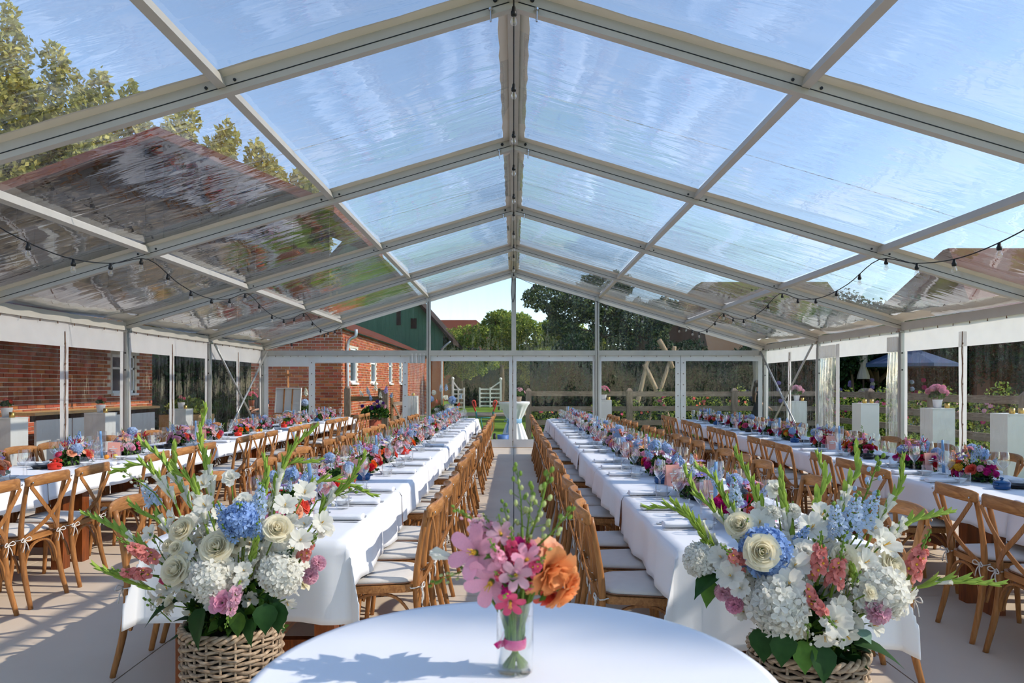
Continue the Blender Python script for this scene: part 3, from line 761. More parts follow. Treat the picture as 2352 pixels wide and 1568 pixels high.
m = MB(); flat(m, [(.1, -.008), (.1, .008), (-.03, .004), (-.045, .012), (-.06, .0125), (-.06, -.0125), (-.045, -.012), (-.03, -.004)], .001, .004)
for q in range(4): m.box((-.083, -.0105 + .007 * q, .0035), (.048, .0042, .003))
fork_me = m.mesh('dinner_fork', M_STEEL, False)
m = MB(); m.sweep([(.095, 0, .002), (0, 0, .006), (-.05, 0, .008)], [(-.006, -.0015), (.006, -.0015), (.006, .0015), (-.006, .0015)], 0, scl=[1.2, .6, .6]); m.ball((-.075, 0, .009), (.028, .018, .006), 12, 0, 5); spoon_me = m.mesh('dessert_spoon', M_STEEL)
bl = MB(); bl.lathe([(0, .0), (.03, .0), (.034, .004), (.056, .03), (.058, .031), (.052, .027), (.03, .008), (0, .007)], 18); bowl_me = bl.mesh('small_bowl', M_CHINA)
pl = MB(); pl.lathe([(0, 0), (.05, 0), (.075, .007), (.077, .009), (.05, .004), (0, .004)], 20); plate_me = pl.mesh('side_plate', M_CHINA)
ZT = TZ + .0115
def put(name, me, k, u, v, rot, label, cat, group, z=ZT, scale=None):
    return tag(obj(name, me, None, W(k, u, v, z), (0, 0, RUNS[k][2] + rot), scale), label, cat, group)
for (k, sd, i, v, n) in CHAIRS:
    side = 'fence-facing' if sd > 0 else 'brick-facing'; pos = f'at {ORD[n]} place from near end, {side} side of {RUNS[k][3]}'
    rng = random.Random(n * 7 + sd + ord(k) * 31); j = lambda a: rng.uniform(-a, a)
    rot = 0 if sd > 0 else PI; ts = sd     # to the diner's own side
    full = (k == 'B' and sd > 0) or (k == 'C' and sd < 0) or (k == 'A' and sd > 0) or (k == 'D' and sd < 0)
    if full or i < 2:
        put('napkin', nap_me, k, sd * (.325 + j(.01)), v + j(.012), rot + j(.08), 'rolled white napkin ' + pos, 'napkin', 'napkins at the places')
        put('table_knife', knife_me, k, sd * (.325 + j(.01)), v + .075 + j(.004), rot + j(.04), 'steel knife ' + pos, 'knife', 'knives at the places')
        put('dinner_fork', fork_me, k, sd * (.325 + j(.01)), v - .07 + j(.004), rot + j(.04), 'steel fork ' + pos, 'fork', 'forks at the places')
        if full and i < 4: put('dessert_spoon', spoon_me, k, sd * (.315 + j(.01)), v + .105 + j(.004), rot + j(.04), 'steel spoon ' + pos, 'spoon', 'spoons at the places')
        put('small_bowl', bowl_me, k, sd * (.2 + j(.012)), v - .03 + j(.02), j(3), 'small white bowl ' + pos, 'bowl', 'bowls at the places')
    put('water_tumbler', tum_me, k, sd * (.235 + j(.01)), v - .155 + j(.015), j(3), 'clear water tumbler ' + pos, 'glass', 'tumblers at the places')
    put('wine_glass', wine_me, k, sd * (.195 + j(.008)), v + .115 + j(.015), j(3), 'large stemmed wine glass ' + pos, 'wine glass', 'wine glasses at the places')
    if i < 5 or full: put('wine_glass', wine2_me, k, sd * (.175 + j(.008)), v + .205 + j(.015), j(3), 'slimmer stemmed wine glass ' + pos, 'wine glass', 'slim wine glasses at the places')

# ------------------------------------------------------------------ flowers
def petal(L, Wd, cup=.3, curl=.2, ruf=0, nu=4, nv=4, ph=0, tip=1.0, base=.18):
    G = []
    for i in range(nu + 1):
        t = i / nu; sh = base + (1 - base) * math.sin(PI * min(1, (t * .82 + .0)) * .62) ** 1.0
        if t > .7: sh *= max(.05, 1 - ((t - .7) / .3) ** 2 * (.75 * tip))
        row = []
        for j in range(nv + 1):
            s = -1 + 2 * j / nv; x = s * Wd / 2 * sh
            y = curl * L * t * t - cup * Wd * (1 - s * s) * .0 - cup * Wd * .5 * (s * s) * sh
            y += ruf * L * math.sin(s * 6 + ph) * t * t
            z = L * t * (1 - .12 * abs(curl) * t) - .06 * L * s * s * t
            row.append((x, y, z))
        G.append(row)
    return np.array(G)
def place_petal(m, G, tilt, ang, r0=0, z0=0, mi=0):
    ct, st = math.cos(tilt), math.sin(tilt); P = G.reshape(-1, 3)
    y = P[:, 1] * ct + P[:, 2] * st; z = -P[:, 1] * st + P[:, 2] * ct; x = P[:, 0]
    y = y + r0; ca, sa = math.cos(ang), math.sin(ang)
    Q = np.stack([x * ca - y * sa, x * sa + y * ca, z + z0], 1).reshape(G.shape); m.grid(Q, mi)
GA = 2.39996
def shell(m, r0, r1, r2, z0, z1, half, ang, roll=0, nu=5, nv=6):
    """cupped petal wrapped round the axis: radius r0 at base, r1 halfway, r2 at the lip"""
    G = []
    for i in range(nu + 1):
        t = i / nu; r = r0 * (1 - t) * (1 - 2 * t) + 4 * r1 * t * (1 - t) + r2 * t * (2 * t - 1) + (roll * ((t - .75) / .25) if t > .75 else 0); row = []
        for j in range(nv + 1):
            s_ = -1 + 2 * j / nv; a = ang + s_ * half * (.45 + .55 * math.sin(PI * (.2 + .6 * t)))
            z = z0 + (z1 - z0) * (t - (.12 * ((t - .75) / .25) ** 2 if roll and t > .75 else 0)) * (1 - .2 * s_ * s_ * t)
            row.append((r * (1 + .06 * s_ * s_) * math.sin(a), r * (1 + .06 * s_ * s_) * math.cos(a), z))
        G.append(row)
    m.grid(np.array(G))
FM = {}
def pm_(col):
    C = {'white': (252, 249, 238), 'cream': (252, 243, 216), 'orange': (240, 108, 34), 'coral': (242, 104, 84), 'red': (206, 24, 44), 'crimson': (176, 14, 56), 'magenta': (206, 30, 128), 'pink': (244, 172, 196),
         'palepink': (246, 196, 212), 'peach': (250, 186, 150), 'apricot': (252, 172, 110), 'lime': (206, 216, 150), 'blue': (160, 190, 236), 'paleblue': (200, 218, 244), 'lilac': (178, 160, 224), 'purple': (104, 60, 150), 'yellow': (246, 196, 66), 'rosy': (232, 92, 130), 'dusty': (240, 152, 144)}
    tr = .48 if col in ('white', 'cream', 'palepink', 'paleblue') else .35
    return petal_mat('petal_' + col, C[col], tr, .07 if col in ('white', 'cream') else .12, .06 if col in ('white', 'cream') else .12)
M_YEL = mat('pollen', (236, 184, 60), .9)
M_CORE = petal_mat('green_core', (150, 160, 70), .2)
def flower(kind, col):
    if (kind, col) in FM: return FM[kind, col]
    m = MB(); rng = random.Random(hash(kind) % 1000 if False else len(FM) * 13 + 5); mats = [pm_(col), M_STEM, M_YEL]
    if kind == 'rose':          # radius about 1 unit, facing +z
        for i in range(5): shell(m, .06 + .04 * i, .10 + .055 * i, .05 + .065 * i, -.35, .40 - .015 * i, R(105 - 8 * i), i * GA)
        for i in range(9): shell(m, .14 + .03 * i, .34 + .05 * i, .36 + .058 * i, -.45, .38 - .035 * i, R(66), i * GA + .5, .05)
        for i in range(11): shell(m, .2 + .02 * i, .62 + .022 * i, .82 + .03 * i, -.55, .14 - .045 * i, R(47), i * GA + 1, .16)
        m.lathe([(0, -.75), (.12, -.72), (.2, -.5), (.25, -.35), (0, -.2)], 8, 1)
    elif kind == 'ranunculus':
        for i in range(26): f = i / 25; shell(m, .1 + .3 * f, .14 + .68 * f, .06 + .72 * f, -.4, .42 - .4 * f, R(75 - 25 * f), i * GA, .03)
        m.lathe([(0, -.7), (.15, -.65), (.25, -.4), (0, -.3)], 8, 1)
    elif kind == 'dahlia':
        N = 80
        for i in range(N):
            f = (i + .5) / N; th = math.acos(1 - 1.55 * f); place_petal(m, petal(.42, .26, .5, .12, 0, 2, 2, 0, .6, .5), th, i * GA, .52 * math.sin(th), .52 * math.cos(th) - .3)
        m.ball((0, 0, -.3), .55, 10, 0, 6); m.lathe([(0, -1), (.2, -.9), (.3, -.7), (0, -.6)], 8, 1)
    elif kind == 'hydrangea':
        N = 170; m.ball((0, 0, 0), .8, 12, 0, 8)
        for i in range(N):
            f = (i + .5) / N; th = math.acos(1 - 1.8 * f); a = i * GA; n = Vector((math.sin(th) * math.cos(a), math.sin(th) * math.sin(a), math.cos(th)))
            q = n.to_track_quat('Z', 'Y').to_matrix(); sp = rng.random() * 6; c = n * (.84 + rng.uniform(-.1, .14)); tl = Matrix.Rotation(rng.uniform(-.6, .6), 3, 'X') @ Matrix.Rotation(rng.uniform(-.5, .5), 3, 'Y')
            V = []; F = []
            for k in range(4):
                b = sp + k * PI / 2
                hh = rng.uniform(-.05, .07)
                for (rr, da, h) in ((0.0, 0, -.03), (.15, -.62, .03), (.26, -.42, .05 + hh), (.3, 0, .0 + hh), (.26, .42, .05 + hh), (.15, .62, .03)):
                    V.append(c + q @ (tl @ Vector((rr * math.cos(b + da), rr * math.sin(b + da), h))))
                F += [(k * 6, k * 6 + 1, k * 6 + 2, k * 6 + 3), (k * 6, k * 6 + 3, k * 6 + 4, k * 6 + 5)]
            m.add([tuple(v) for v in V], F, 0)
    elif kind in ('cosmos', 'scabious', 'anemone'):
        n = {'cosmos': 8, 'scabious': 16, 'anemone': 9}[kind]
        for i in range(n): place_petal(m, petal(.95, .62 if n < 12 else .42, .12, .1, .05, 3, 3, i, .3, .25), R(74 + rng.uniform(-10, 8)), i * 2 * PI / n, .12, 0)
        if kind == 'scabious':
            for i in range(10): place_petal(m, petal(.45, .3, .2, .1, .05, 2, 2, i, .3, .3), R(45), i * 2 * PI / 10 + .2, .1, .02)
        m.ball((0, 0, .05), (.2, .2, .12), 10, 2, 5); m.tube([(0, 0, 0), (.03, 0, -.5), (0, 0, -1.1)], .05, 5, 1)
    elif kind == 'lisianthus':
        for i in range(14):
            f = i / 13; place_petal(m, petal(.85 + .3 * f, .75 + .3 * f, .5, .15 + .4 * f, .07, 5, 5, i * 2, .2, .3), R(8 + 44 * f), i * GA, .03, -.45)
        m.lathe([(0, -.75), (.14, -.7), (.17, -.4), (0, -.3)], 8, 1)
    elif kind == 'carnation':
        for i in range(34):
            f = i / 33; place_petal(m, petal(.75, .55, .2, .25, .14, 4, 5, i * 3, .1, .2), R(5 + 80 * f ** .8), i * GA, .02, -.25 - .1 * f)
        m.lathe([(0, -1.0), (.14, -.95), (.18, -.4), (0, -.3)], 8, 1)
    elif kind == 'floret':      # ruffled gladiolus funnel
        for i in range(6):
            place_petal(m, petal(1.15 if i % 2 else 1.05, .82, .22, .42, .07, 6, 5, i * 1.7, .25, .16), R(30 if i % 2 else 36), i * PI / 3, .02, -.35)
        m.lathe([(0, -.62), (.07, -.58), (.13, -.3), (.17, -.1)], 8, 0)
        for i in range(3): m.tube([(0, 0, -.2), (.07 * math.cos(i * 2), .07 * math.sin(i * 2), .35)], .02, 4, 2)
    elif kind == 'lily':        # open six-petalled flower
        for i in range(6): place_petal(m, petal(1.1, .66, .15, .35, .04, 5, 4, i, .5, .25), R(48 + 6 * (i % 2)), i * PI / 3, .05, -.25)
        m.lathe([(0, -.5), (.08, -.45), (.13, -.2), (.1, -.1)], 8, 1); m.ball((0, 0, .0), (.12, .12, .1), 8, 2, 4)
        for i in range(5): m.tube([(0, 0, -.1), (.12 * math.cos(i * 1.3), .12 * math.sin(i * 1.3), .45)], .02, 4, 2)
    elif kind == 'gloriosa':    # swept-back narrow petals
        mats = [pm_('crimson'), M_STEM, M_YEL]
        for i in range(6):
            G = petal(1.3, .3, .1, -.75, .1, 6, 2, i, .9, .4); G[:, :, 1] += .05 * np.sin(G[:, :, 2] * 14); place_petal(m, G, R(84), i * PI / 3, .05, 0)
            m.tube([(0, 0, 0), (.5 * math.cos(i + .5), .5 * math.sin(i + .5), -.25)], .025, 4, 2)
        m.ball((0, 0, -.03), .1, 8, 1, 4)
    elif kind == 'tulip':
        for i in range(6): place_petal(m, petal(1.2, .85, .55, -.25, 0, 4, 4, i, .9, .4), R(10 + 6 * (i % 2)), i * PI / 3, .12, -.5)
    elif kind == 'delphinium':  # spike two units long
        m.tube([(0, 0, -.8), (.02, 0, .4), (0, .03, 1.3)], [.05, .04, .02], 5, 1)
        for i in range(26):
            f = i / 25; z = -.3 + 1.5 * f; a = i * GA; rr = .34 * (1 - .75 * f); sz = .26 * (1 - .5 * f)
            n = Vector((math.cos(a), math.sin(a), .35)).normalized(); q = n.to_track_quat('Z', 'Y').to_matrix(); c = Vector((0, 0, z)) + n * rr
            V = []; F = []
            for k in range(5):
                b = k * 2 * PI / 5 + i
                for (r_, da, h) in ((0, 0, -.06), (.65, -.55, .06), (1.0, 0, .1 + rng.uniform(-.1, .1)), (.65, .55, .06)): V.append(c + q @ Vector((r_ * sz * math.cos(b + da), r_ * sz * math.sin(b + da), h * sz * 3)))
                F.append((k * 4, k * 4 + 1, k * 4 + 2, k * 4 + 3))
            if f > .8: m.ball(tuple(c), .07, 6, 1 if f > .92 else 0, 4)
            else: m.add([tuple(v) for v in V], F, 0); m.tube([(0, 0, z - .05), tuple(c)], .015, 4, 1)
    elif kind == 'snapdragon':
        m.tube([(0, 0, -.8), (.03, 0, .5), (0, .02, 1.5)], [.06, .05, .025], 5, 1)
        for i in range(22):
            f = i / 21; z = -.35 + 1.75 * f; a = i * GA; n = Vector((math.cos(a), math.sin(a), .3 + .5 * f)).normalized(); rr = .22 * (1 - .6 * f); c = Vector((0, 0, z)) + n * rr
            if f > .66: m.ball(tuple(c), (.07 * (1.4 - f),) * 2 + (.11 * (1.4 - f),), 6, 1, 4); continue
            q = n.to_track_quat('Z', 'X').to_matrix().to_4x4(); s_ = .30 * (1 - .45 * f); o = MB()
            for ang, tl in ((0, 52), (.9, 58), (-.9, 58), (PI + .4, 46), (PI - .4, 46)): place_petal(o, petal(.9, .8, .3, .3, .08, 3, 3, i, .2, .5), R(tl), ang, .05, -.2)
            o.ball((0, .1, .02), (.22, .18, .2), 6, 2 if col in ('rosy', 'dusty', 'magenta') and i % 3 == 0 else 0, 4)
            m.merge(o, Matrix.Translation(c) @ q @ Matrix.Scale(s_, 4))
    elif kind == 'sprig':       # branching buds
        m.tube([(0, 0, -.6), (.05, 0, .3), (.0, .04, 1.2)], [.03, .025, .015], 5, 1)
        for i in range(11):
            f = i / 10; z = -.1 + 1.3 * f; a = i * GA; p = Vector((.28 * (1.2 - f) * math.cos(a), .28 * (1.2 - f) * math.sin(a), z + .1)); m.tube([(0, 0, z - .08), tuple(p)], .012, 4, 1); m.ball(tuple(p), (.06, .06, .085), 6, 0 if f < .7 else 1, 4)
    me = m.mesh(kind, mats); FM[kind, col] = me
    return me
def leaf_mesh(L, Wd, m_, fold=.25, droop=.3, n=7, name='leaf', serr=.0):
    m = MB(); G = []
    for i in range(n + 1):
        t = i / n; w_ = Wd / 2 * (1.12 * math.sin(PI * t ** .72) ** .9 * (1 - t ** 3) ** .5 if 0 < t < 1 else .0) + .0005
        w_ *= 1 + serr * (i % 2)
        G.append([(s * w_, -droop * L * t * t + (abs(s) * fold * w_), L * t * (1 - .15 * droop * t)) for s in (-1, -.5, 0, .5, 1)])
    m.grid(G); return m.mesh(name, m_)
LEAFS = {'hyd': leaf_mesh(.15, .1, M_LEAF, .25, .35, 9, 'leaf', .08), 'hyd2': leaf_mesh(.13, .09, M_LEAFM, .3, .2, 9, 'leaf', .08), 'long': leaf_mesh(.2, .035, M_LEAFM, .4, .2), 'small': leaf_mesh(.05, .025, M_LEAFM, .3, .2, 5), 'euc': leaf_mesh(.07, .065, M_EUC, .2, .2, 6)}
def leafball(rng, n, rx, ry, rz, size, mats, name='foliage', zmin=-.2):
    """many small leaves in an ellipsoid"""
    u = rng.normal(size=(n, 3)); u /= np.linalg.norm(u, axis=1)[:, None]; r = rng.uniform(.45, 1, n) ** .6
    u[:, 2] = np.where(u[:, 2] < zmin, -u[:, 2], u[:, 2])
    c = u * r[:, None] * np.array([rx, ry, rz])
    return leaves_at(rng, c, size, mats, name, u)
def leaves_at(rng, c, size, mats, name, nrm=None):
    n = len(c); t = rng.normal(size=(n, 3)); 
    if nrm is not None: t += nrm * .6
    t /= np.linalg.norm(t, axis=1)[:, None]; s = np.cross(t, rng.normal(size=(n, 3))); s /= np.linalg.norm(s, axis=1)[:, None]
    sz = size * rng.uniform(.6, 1.3, n)[:, None]
    b = np.cross(s, t)
    V = np.stack([c - t * sz, c + s * sz * .5 + b * sz * .15, c + t * sz, c - s * sz * .5 + b * sz * .15], 1).reshape(-1, 3)
    me = bpy.data.meshes.new(name); me.vertices.add(4 * n); me.vertices.foreach_set('co', V.ravel()); me.loops.add(4 * n); me.loops.foreach_set('vertex_index', np.arange(4 * n))
    me.polygons.add(n); me.polygons.foreach_set('loop_start', np.arange(0, 4 * n, 4)); me.polygons.foreach_set('loop_total', np.full(n, 4))
    for m in (mats if isinstance(mats, (list, tuple)) else [mats]): me.materials.append(m)
    if isinstance(mats, (list, tuple)) and len(mats) > 1: me.polygons.foreach_set('material_index', rng.integers(0, len(mats), n))
    me.update(); return me
def facing(n, spin=0): return Vector(n).normalized().to_track_quat('Z', 'Y') @ Quaternion((0, 0, 1), spin)

# low arrangements along the tables
BIG = {'A': [('rose', 'coral'), ('rose', 'peach'), ('rose', 'orange'), ('lisianthus', 'pink'), ('carnation', 'pink'), ('ranunculus', 'rosy'), ('dahlia', 'rosy'), ('rose', 'pink'), ('lily', 'palepink'), ('tulip', 'coral')],
       'B': [('rose', 'orange'), ('rose', 'pink'), ('rose', 'peach'), ('lisianthus', 'pink'), ('ranunculus', 'magenta'), ('dahlia', 'red'), ('rose', 'coral'), ('carnation', 'palepink'), ('lily', 'pink')],
       'C': [('rose', 'orange'), ('dahlia', 'magenta'), ('dahlia', 'pink'), ('ranunculus', 'crimson'), ('rose', 'coral'), ('lisianthus', 'palepink'), ('lily', 'pink'), ('rose', 'peach')],
       'D': [('rose', 'crimson'), ('dahlia', 'magenta'), ('rose', 'orange'), ('ranunculus', 'magenta'), ('dahlia', 'yellow'), ('rose', 'rosy'), ('ranunculus', 'red'), ('carnation', 'pink'), ('rose', 'coral')]}
TOPS = [('delphinium', 'paleblue'), ('delphinium', 'paleblue'), ('carnation', 'palepink'), ('cosmos', 'pink'), ('hydrangea', 'paleblue'), ('lily', 'peach'), ('scabious', 'lilac'), ('cosmos', 'palepink'), ('snapdragon', 'peach'), ('sprig', 'white'), ('delphinium', 'blue'), ('cosmos', 'peach'), ('anemone', 'white'), ('lisianthus', 'white'), ('cosmos', 'lilac'), ('snapdragon', 'pink'), ('anemone', 'palepink')]
SIZ = {'rose': .034, 'ranunculus': .03, 'dahlia': .034, 'hydrangea': .042, 'cosmos': .03, 'scabious': .028, 'anemone': .026, 'lisianthus': .033, 'carnation': .032, 'lily': .036, 'gloriosa': .036, 'tulip': .03, 'delphinium': .046, 'snapdragon': .045, 'sprig': .06, 'floret': .04}
rngf = np.random.default_rng(5)
ARRF = [leafball(np.random.default_rng(40 + q), 420, .1, .25, .13, .02, [M_LEAF, M_LEAFM]) for q in range(3)]
dm = MB(); dm.lathe([(0, 0), (.07, 0), (.09, .035), (.092, .036), (.085, .03), (0, .025)], 20); dish_me = dm.mesh('flower_dish', M_BLKEN)
def arrangement(k, v, av, label, rng, n=32, au=.13, h=.165):
    t = thing('flower_arrangement', label, 'flowers', W(k, 0, v, ZT), RUNS[k][2], 'low flower arrangements on the long tables')
    d = obj('flower_dish', dish_me, t, scale=(1, av / .12, 1))
    f = obj('foliage', rng.choice(ARRF), t, (0, 0, .02), scale=(1, av / .25, 1)); f['kind'] = 'stuff'
    for i in range(n):
        low = i < n * .48
        a = i * GA + rng.uniform(-.4, .4)
        el = rng.uniform(.12, .62) if low else rng.uniform(.55, 1.45)
        d_ = Vector((math.cos(el) * math.cos(a), math.cos(el) * math.sin(a), math.sin(el)))
        kind, col = rng.choice(BIG[k]) if low else rng.choice(TOPS)
        if not low and rng.random() < .05: kind, col = 'gloriosa', 'crimson'
        s = SIZ[kind] * rng.uniform(.8, 1.2)
        e = rng.uniform(.8, 1.02) if low else rng.uniform(.85, 1.25)
        p = Vector((d_.x * au * e, d_.y * av * e, .035 + d_.z * h * e))
        nrm = Vector((d_.x * 1.0, d_.y * (au / av) * 1.6, d_.z + .15))
        if kind in ('delphinium', 'snapdragon', 'sprig'): nrm = Vector((d_.x * .8, d_.y * .8, .8 + d_.z * .4))
        obj(kind, flower(kind, col), t, p, facing(nrm, rng.uniform(0, 6)), s)
    return t
ARRV = []
for k in RUNS:
    rng = random.Random(ord(k)); c = 0
    for i in range(NT):
        for v in ((.56, 1.46) if k in 'BC' else (.62, 1.5)):
            av = rng.uniform(.31, .38) if k in 'BC' else rng.uniform(.25, .32)
            arrangement(k, i * PITCH + v + rng.uniform(-.05, .05), av, f'{ORD[c]} low bright flower arrangement from near end of {RUNS[k][3]}', rng, 50 if i < 3 else 36); c += 1
# candles in glass cylinders, cards, little dishes between them
cg = MB(); cg.lathe([(0, .002), (.04, .002), (.042, .006), (.042, .27), (.040, .27), (.040, .01), (0, .008)], 20); cyl_me = cg.mesh('glass_cylinder', M_GLASS2)
cm = MB(); cm.tube([(0, 0, 0), (.001, 0, .1), (.003, 0, .2), (.006, .001, .262)], [.0125, .012, .0115, .009], 10); cm.tube([(.006, .001, .26), (.007, .001, .272)], .0015, 4, 1); can_me = cm.mesh('taper_candle', [M_CANDLE, M_BLACK])
cdm = MB(); cdm.box((0, 0, .075), (.11, .003, .15), rot=Matrix.Rotation(R(-9), 3, 'X')); cdm.box((0, .025, .073), (.11, .003, .15), rot=Matrix.Rotation(R(9), 3, 'X')); card_me = cdm.mesh('menu_card', M_CARD, False)
lm = MB()
for q, wd in enumerate((.018, .07, .05)): lm.box((0, -.0125 + .0016 * (q - 1) * 2, .105 - .017 * q), (wd, .0012, .008), rot=Matrix.Rotation(R(-9), 3, 'X'))
line_me = lm.mesh('card_lettering', M_WHITE, False)
def cocotte(matx):
    m = MB(); m.lathe([(0, 0), (.045, 0), (.052, .008), (.053, .042), (.05, .043), (0, .043)], 20); bme = m.mesh('pot_body', matx)
    m = MB(); m.lathe([(.054, .044), (.05, .05), (.02, .058), (.008, .06), (.008, .066), (.014, .072), (.01, .08), (0, .081)], 20); lme = m.mesh('pot_lid', matx)
    m = MB()
    for s in (-1, 1): m.tube([(s * .05, -.018, .034), (s * .068, -.012, .036), (s * .068, .012, .036), (s * .05, .018, .034)], .005, 6)
    return bme, lme, m.mesh('pot_handle', matx)
POTS = {c: cocotte(m_) for c, m_ in (('red', M_RED), ('black', M_BLKEN), ('blue', M_BLUEEN))}
pan = MB(); pan.lathe([(0, 0), (.06, 0), (.078, .022), (.08, .024), (.074, .02), (.058, .006), (0, .005)], 20); pan_me = pan.mesh('sauce_dish', M_BLKEN)
fru = MB(); fru.lathe([(0, .002)] + [(.024 * math.sin(PI * q / 8), .023 - .023 * math.cos(PI * q / 8)) for q in range(1, 8)] + [(.004, .044), (0, .041)], 12); fr_mats = {'orange': mat('apricot_skin', (238, 150, 50), .5), 'yellow': mat('lemon_skin', (240, 206, 60), .5), 'red': mat('tomato_skin', (222, 60, 34), .3)}
fru_me = {c: fru.mesh('fruit', m_) for c, m_ in fr_mats.items()}
for k in RUNS:
    rng = random.Random(ord(k) + 9); cc = 0
    for i in range(NT + 1):
        v = min(i * PITCH + 1.03, NT * PITCH - .12) if i < NT else NT * PITCH - .08
        if i == NT and k in 'AD': continue
        u = rng.uniform(-.02, .02)
        pos = f'{ORD[cc]} from near end of {RUNS[k][3]}'
        put('glass_cylinder', cyl_me, k, u, v, 0, 'tall clear glass candle cylinder, ' + pos, 'candle holder', 'glass candle cylinders')
        o = put('taper_candle', can_me, k, u + .004, v, rng.uniform(0, 6), 'pale blue taper candle in glass, ' + pos, 'candle', 'blue taper candles', ZT + .009); o.rotation_euler[0] = R(rng.uniform(-3, 3)); o.rotation_euler[1] = R(rng.uniform(-3, 3)); cc += 1
    cards = {'A': (.2, 3.05, 5.1, 9.2), 'B': (2.1, 6.1, 10.1), 'C': (1.0 + .98, .98, 4.0, 8.1), 'D': (.33, 1.05, 3.1, 5.1, 9.2)}[k]
    for q, v in enumerate(sorted(cards)):
        if abs((v % PITCH) - 1.03) < .09: v += .16
        t = thing('menu_card', f'{ORD[q]} pink folded menu card from near end of {RUNS[k][3]}', 'menu card', W(k, rng.uniform(-.04, .04), v, ZT), RUNS[k][2] + rng.uniform(-.35, .35), 'pink menu cards')
        obj('card', card_me, t); obj('card_lettering', line_me, t, (0, -.003, 0))
    cols = {'A': ['red', 'red', 'black', 'red', 'red', 'blue'], 'B': ['black', 'blue', 'red', 'black', 'blue', 'black'], 'C': ['black', 'blue', 'black', 'red', 'blue', 'black'], 'D': ['black', 'blue', 'black', 'blue', 'black', 'blue']}[k]
    for i in range(NT):
        v = i * PITCH + (.17 if k in 'AD' else .08); c = cols[i]; sd = 1 if k in 'AB' else -1
        t = thing('mini_casserole', f'small {c} enamel lidded casserole, {ORD[i]} from near end of {RUNS[k][3]}', 'casserole', W(k, sd * .09, v, ZT), rng.uniform(0, 3), 'small enamel casseroles')
        for nm_, me_ in zip(('pot_body', 'pot_lid', 'pot_handle'), POTS[c]): obj(nm_, me_, t)
        put('sauce_dish', pan_me, k, -sd * .06, v + (.06 if k in 'AD' else .02), rng.uniform(0, 3), f'flat black sauce dish, {ORD[i]} from near end of {RUNS[k][3]}', 'dish', 'flat black sauce dishes')
        if k == 'A' and i > 0:
            for q in range(3):
                c2 = ('orange', 'yellow', 'red')[q]; put('fruit', fru_me[c2], k, .06 + .05 * (q % 2), v + .83 + .06 * q, 0, f'small {c2} fruit by flowers on {ORD[i]} section of {RUNS[k][3]}', 'fruit', 'loose fruit on the brick-side table')

# ------------------------------------------------------------------ the two big baskets of flowers
def basket(label, c, r_top, r_bot, H, grp=None):
    t = thing('wicker_basket', label, 'basket', (c.x, c.y, 0), 0)
    NS = 22; rows = 26
    rad = lambda z: r_bot + (r_top - r_bot) * (z / H) ** .8 + .012 * math.sin(PI * z / H)
    for i in range(NS):
        a = 2 * PI * i / NS
        B(lambda m: m.tube([(rad(z) * math.cos(a), rad(z) * math.sin(a), z) for z in np.linspace(.01, H, 8)], .0055, 6), 'stake', M_WICKER, t, smooth=True)
    for q in range(rows):
        z = .02 + (H - .045) * q / (rows - 1); n = NS * 4; ph = q % 2
        P = []
        for i in range(n):
            a = 2 * PI * i / n; w_ = math.cos(i / 4 * PI + ph * PI)
            P.append(((rad(z) + .0085 * w_) * math.cos(a), (rad(z) + .0085 * w_) * math.sin(a), z + .003 * math.sin(i * .9 + q)))
        B(lambda m: m.tube(P, .0072, 6, closed=True), 'weaver', M_WICKER, t, smooth=True)
    for s in range(3):      # braided rim
        P = [((r_top + .010 * math.cos(a * 11 + s * 2.09)) * math.cos(a), (r_top + .010 * math.cos(a * 11 + s * 2.09)) * math.sin(a), H + .004 + .012 * math.sin(a * 11 + s * 2.09)) for a in np.linspace(0, 2 * PI, 120, endpoint=False)]
        B(lambda m: m.tube(P, .0085, 6, closed=True), 'rim_braid', M_WICKER, t, smooth=True)
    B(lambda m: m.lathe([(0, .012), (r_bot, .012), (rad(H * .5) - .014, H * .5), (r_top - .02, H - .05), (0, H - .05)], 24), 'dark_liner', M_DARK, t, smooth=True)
    B(lambda m: m.lathe([(0, .0), (r_bot + .006, .0), (r_bot + .006, .012), (0, .012)], 24), 'basket_bottom', M_WICKER, t)
    return t
bud_me = None
def bud_mesh():
    m = MB(); n = 7; prof = [(.0, 0), (.10, .12), (.155, .35), (.15, .6), (.1, .85), (.02, 1.0), (0, 1.02)]
    m.lathe(prof, 8, 0, (0, 0, 0), 1, .75)
    place_petal(m, petal(1.15, .42, .6, .12, 0, 4, 3, 0, .9, .5), R(6), 0, .06, -.02, 0)
    return m.mesh('gladiolus_bud', M_BUDG)
bud_me = bud_mesh()
wb = MB(); wb.lathe([(0, 0), (.09, .12), (.12, .4), (.15, .8), (.09, 1.0), (0, 1.02)], 8)
for i in range(4): place_petal(wb, petal(.5, .3, .5, .1, .1, 3, 3, i, .3, .4), R(10), i * PI / 2, .06, .62)
place_petal(wb, petal(.8, .36, .6, .05, 0, 3, 3, 0, .9, .6), R(4), 0, .07, -.02, 1); wbud_me = wb.mesh('gladiolus_bud', [pm_('white'), M_BUDG])
FL_W = flower('floret', 'white')
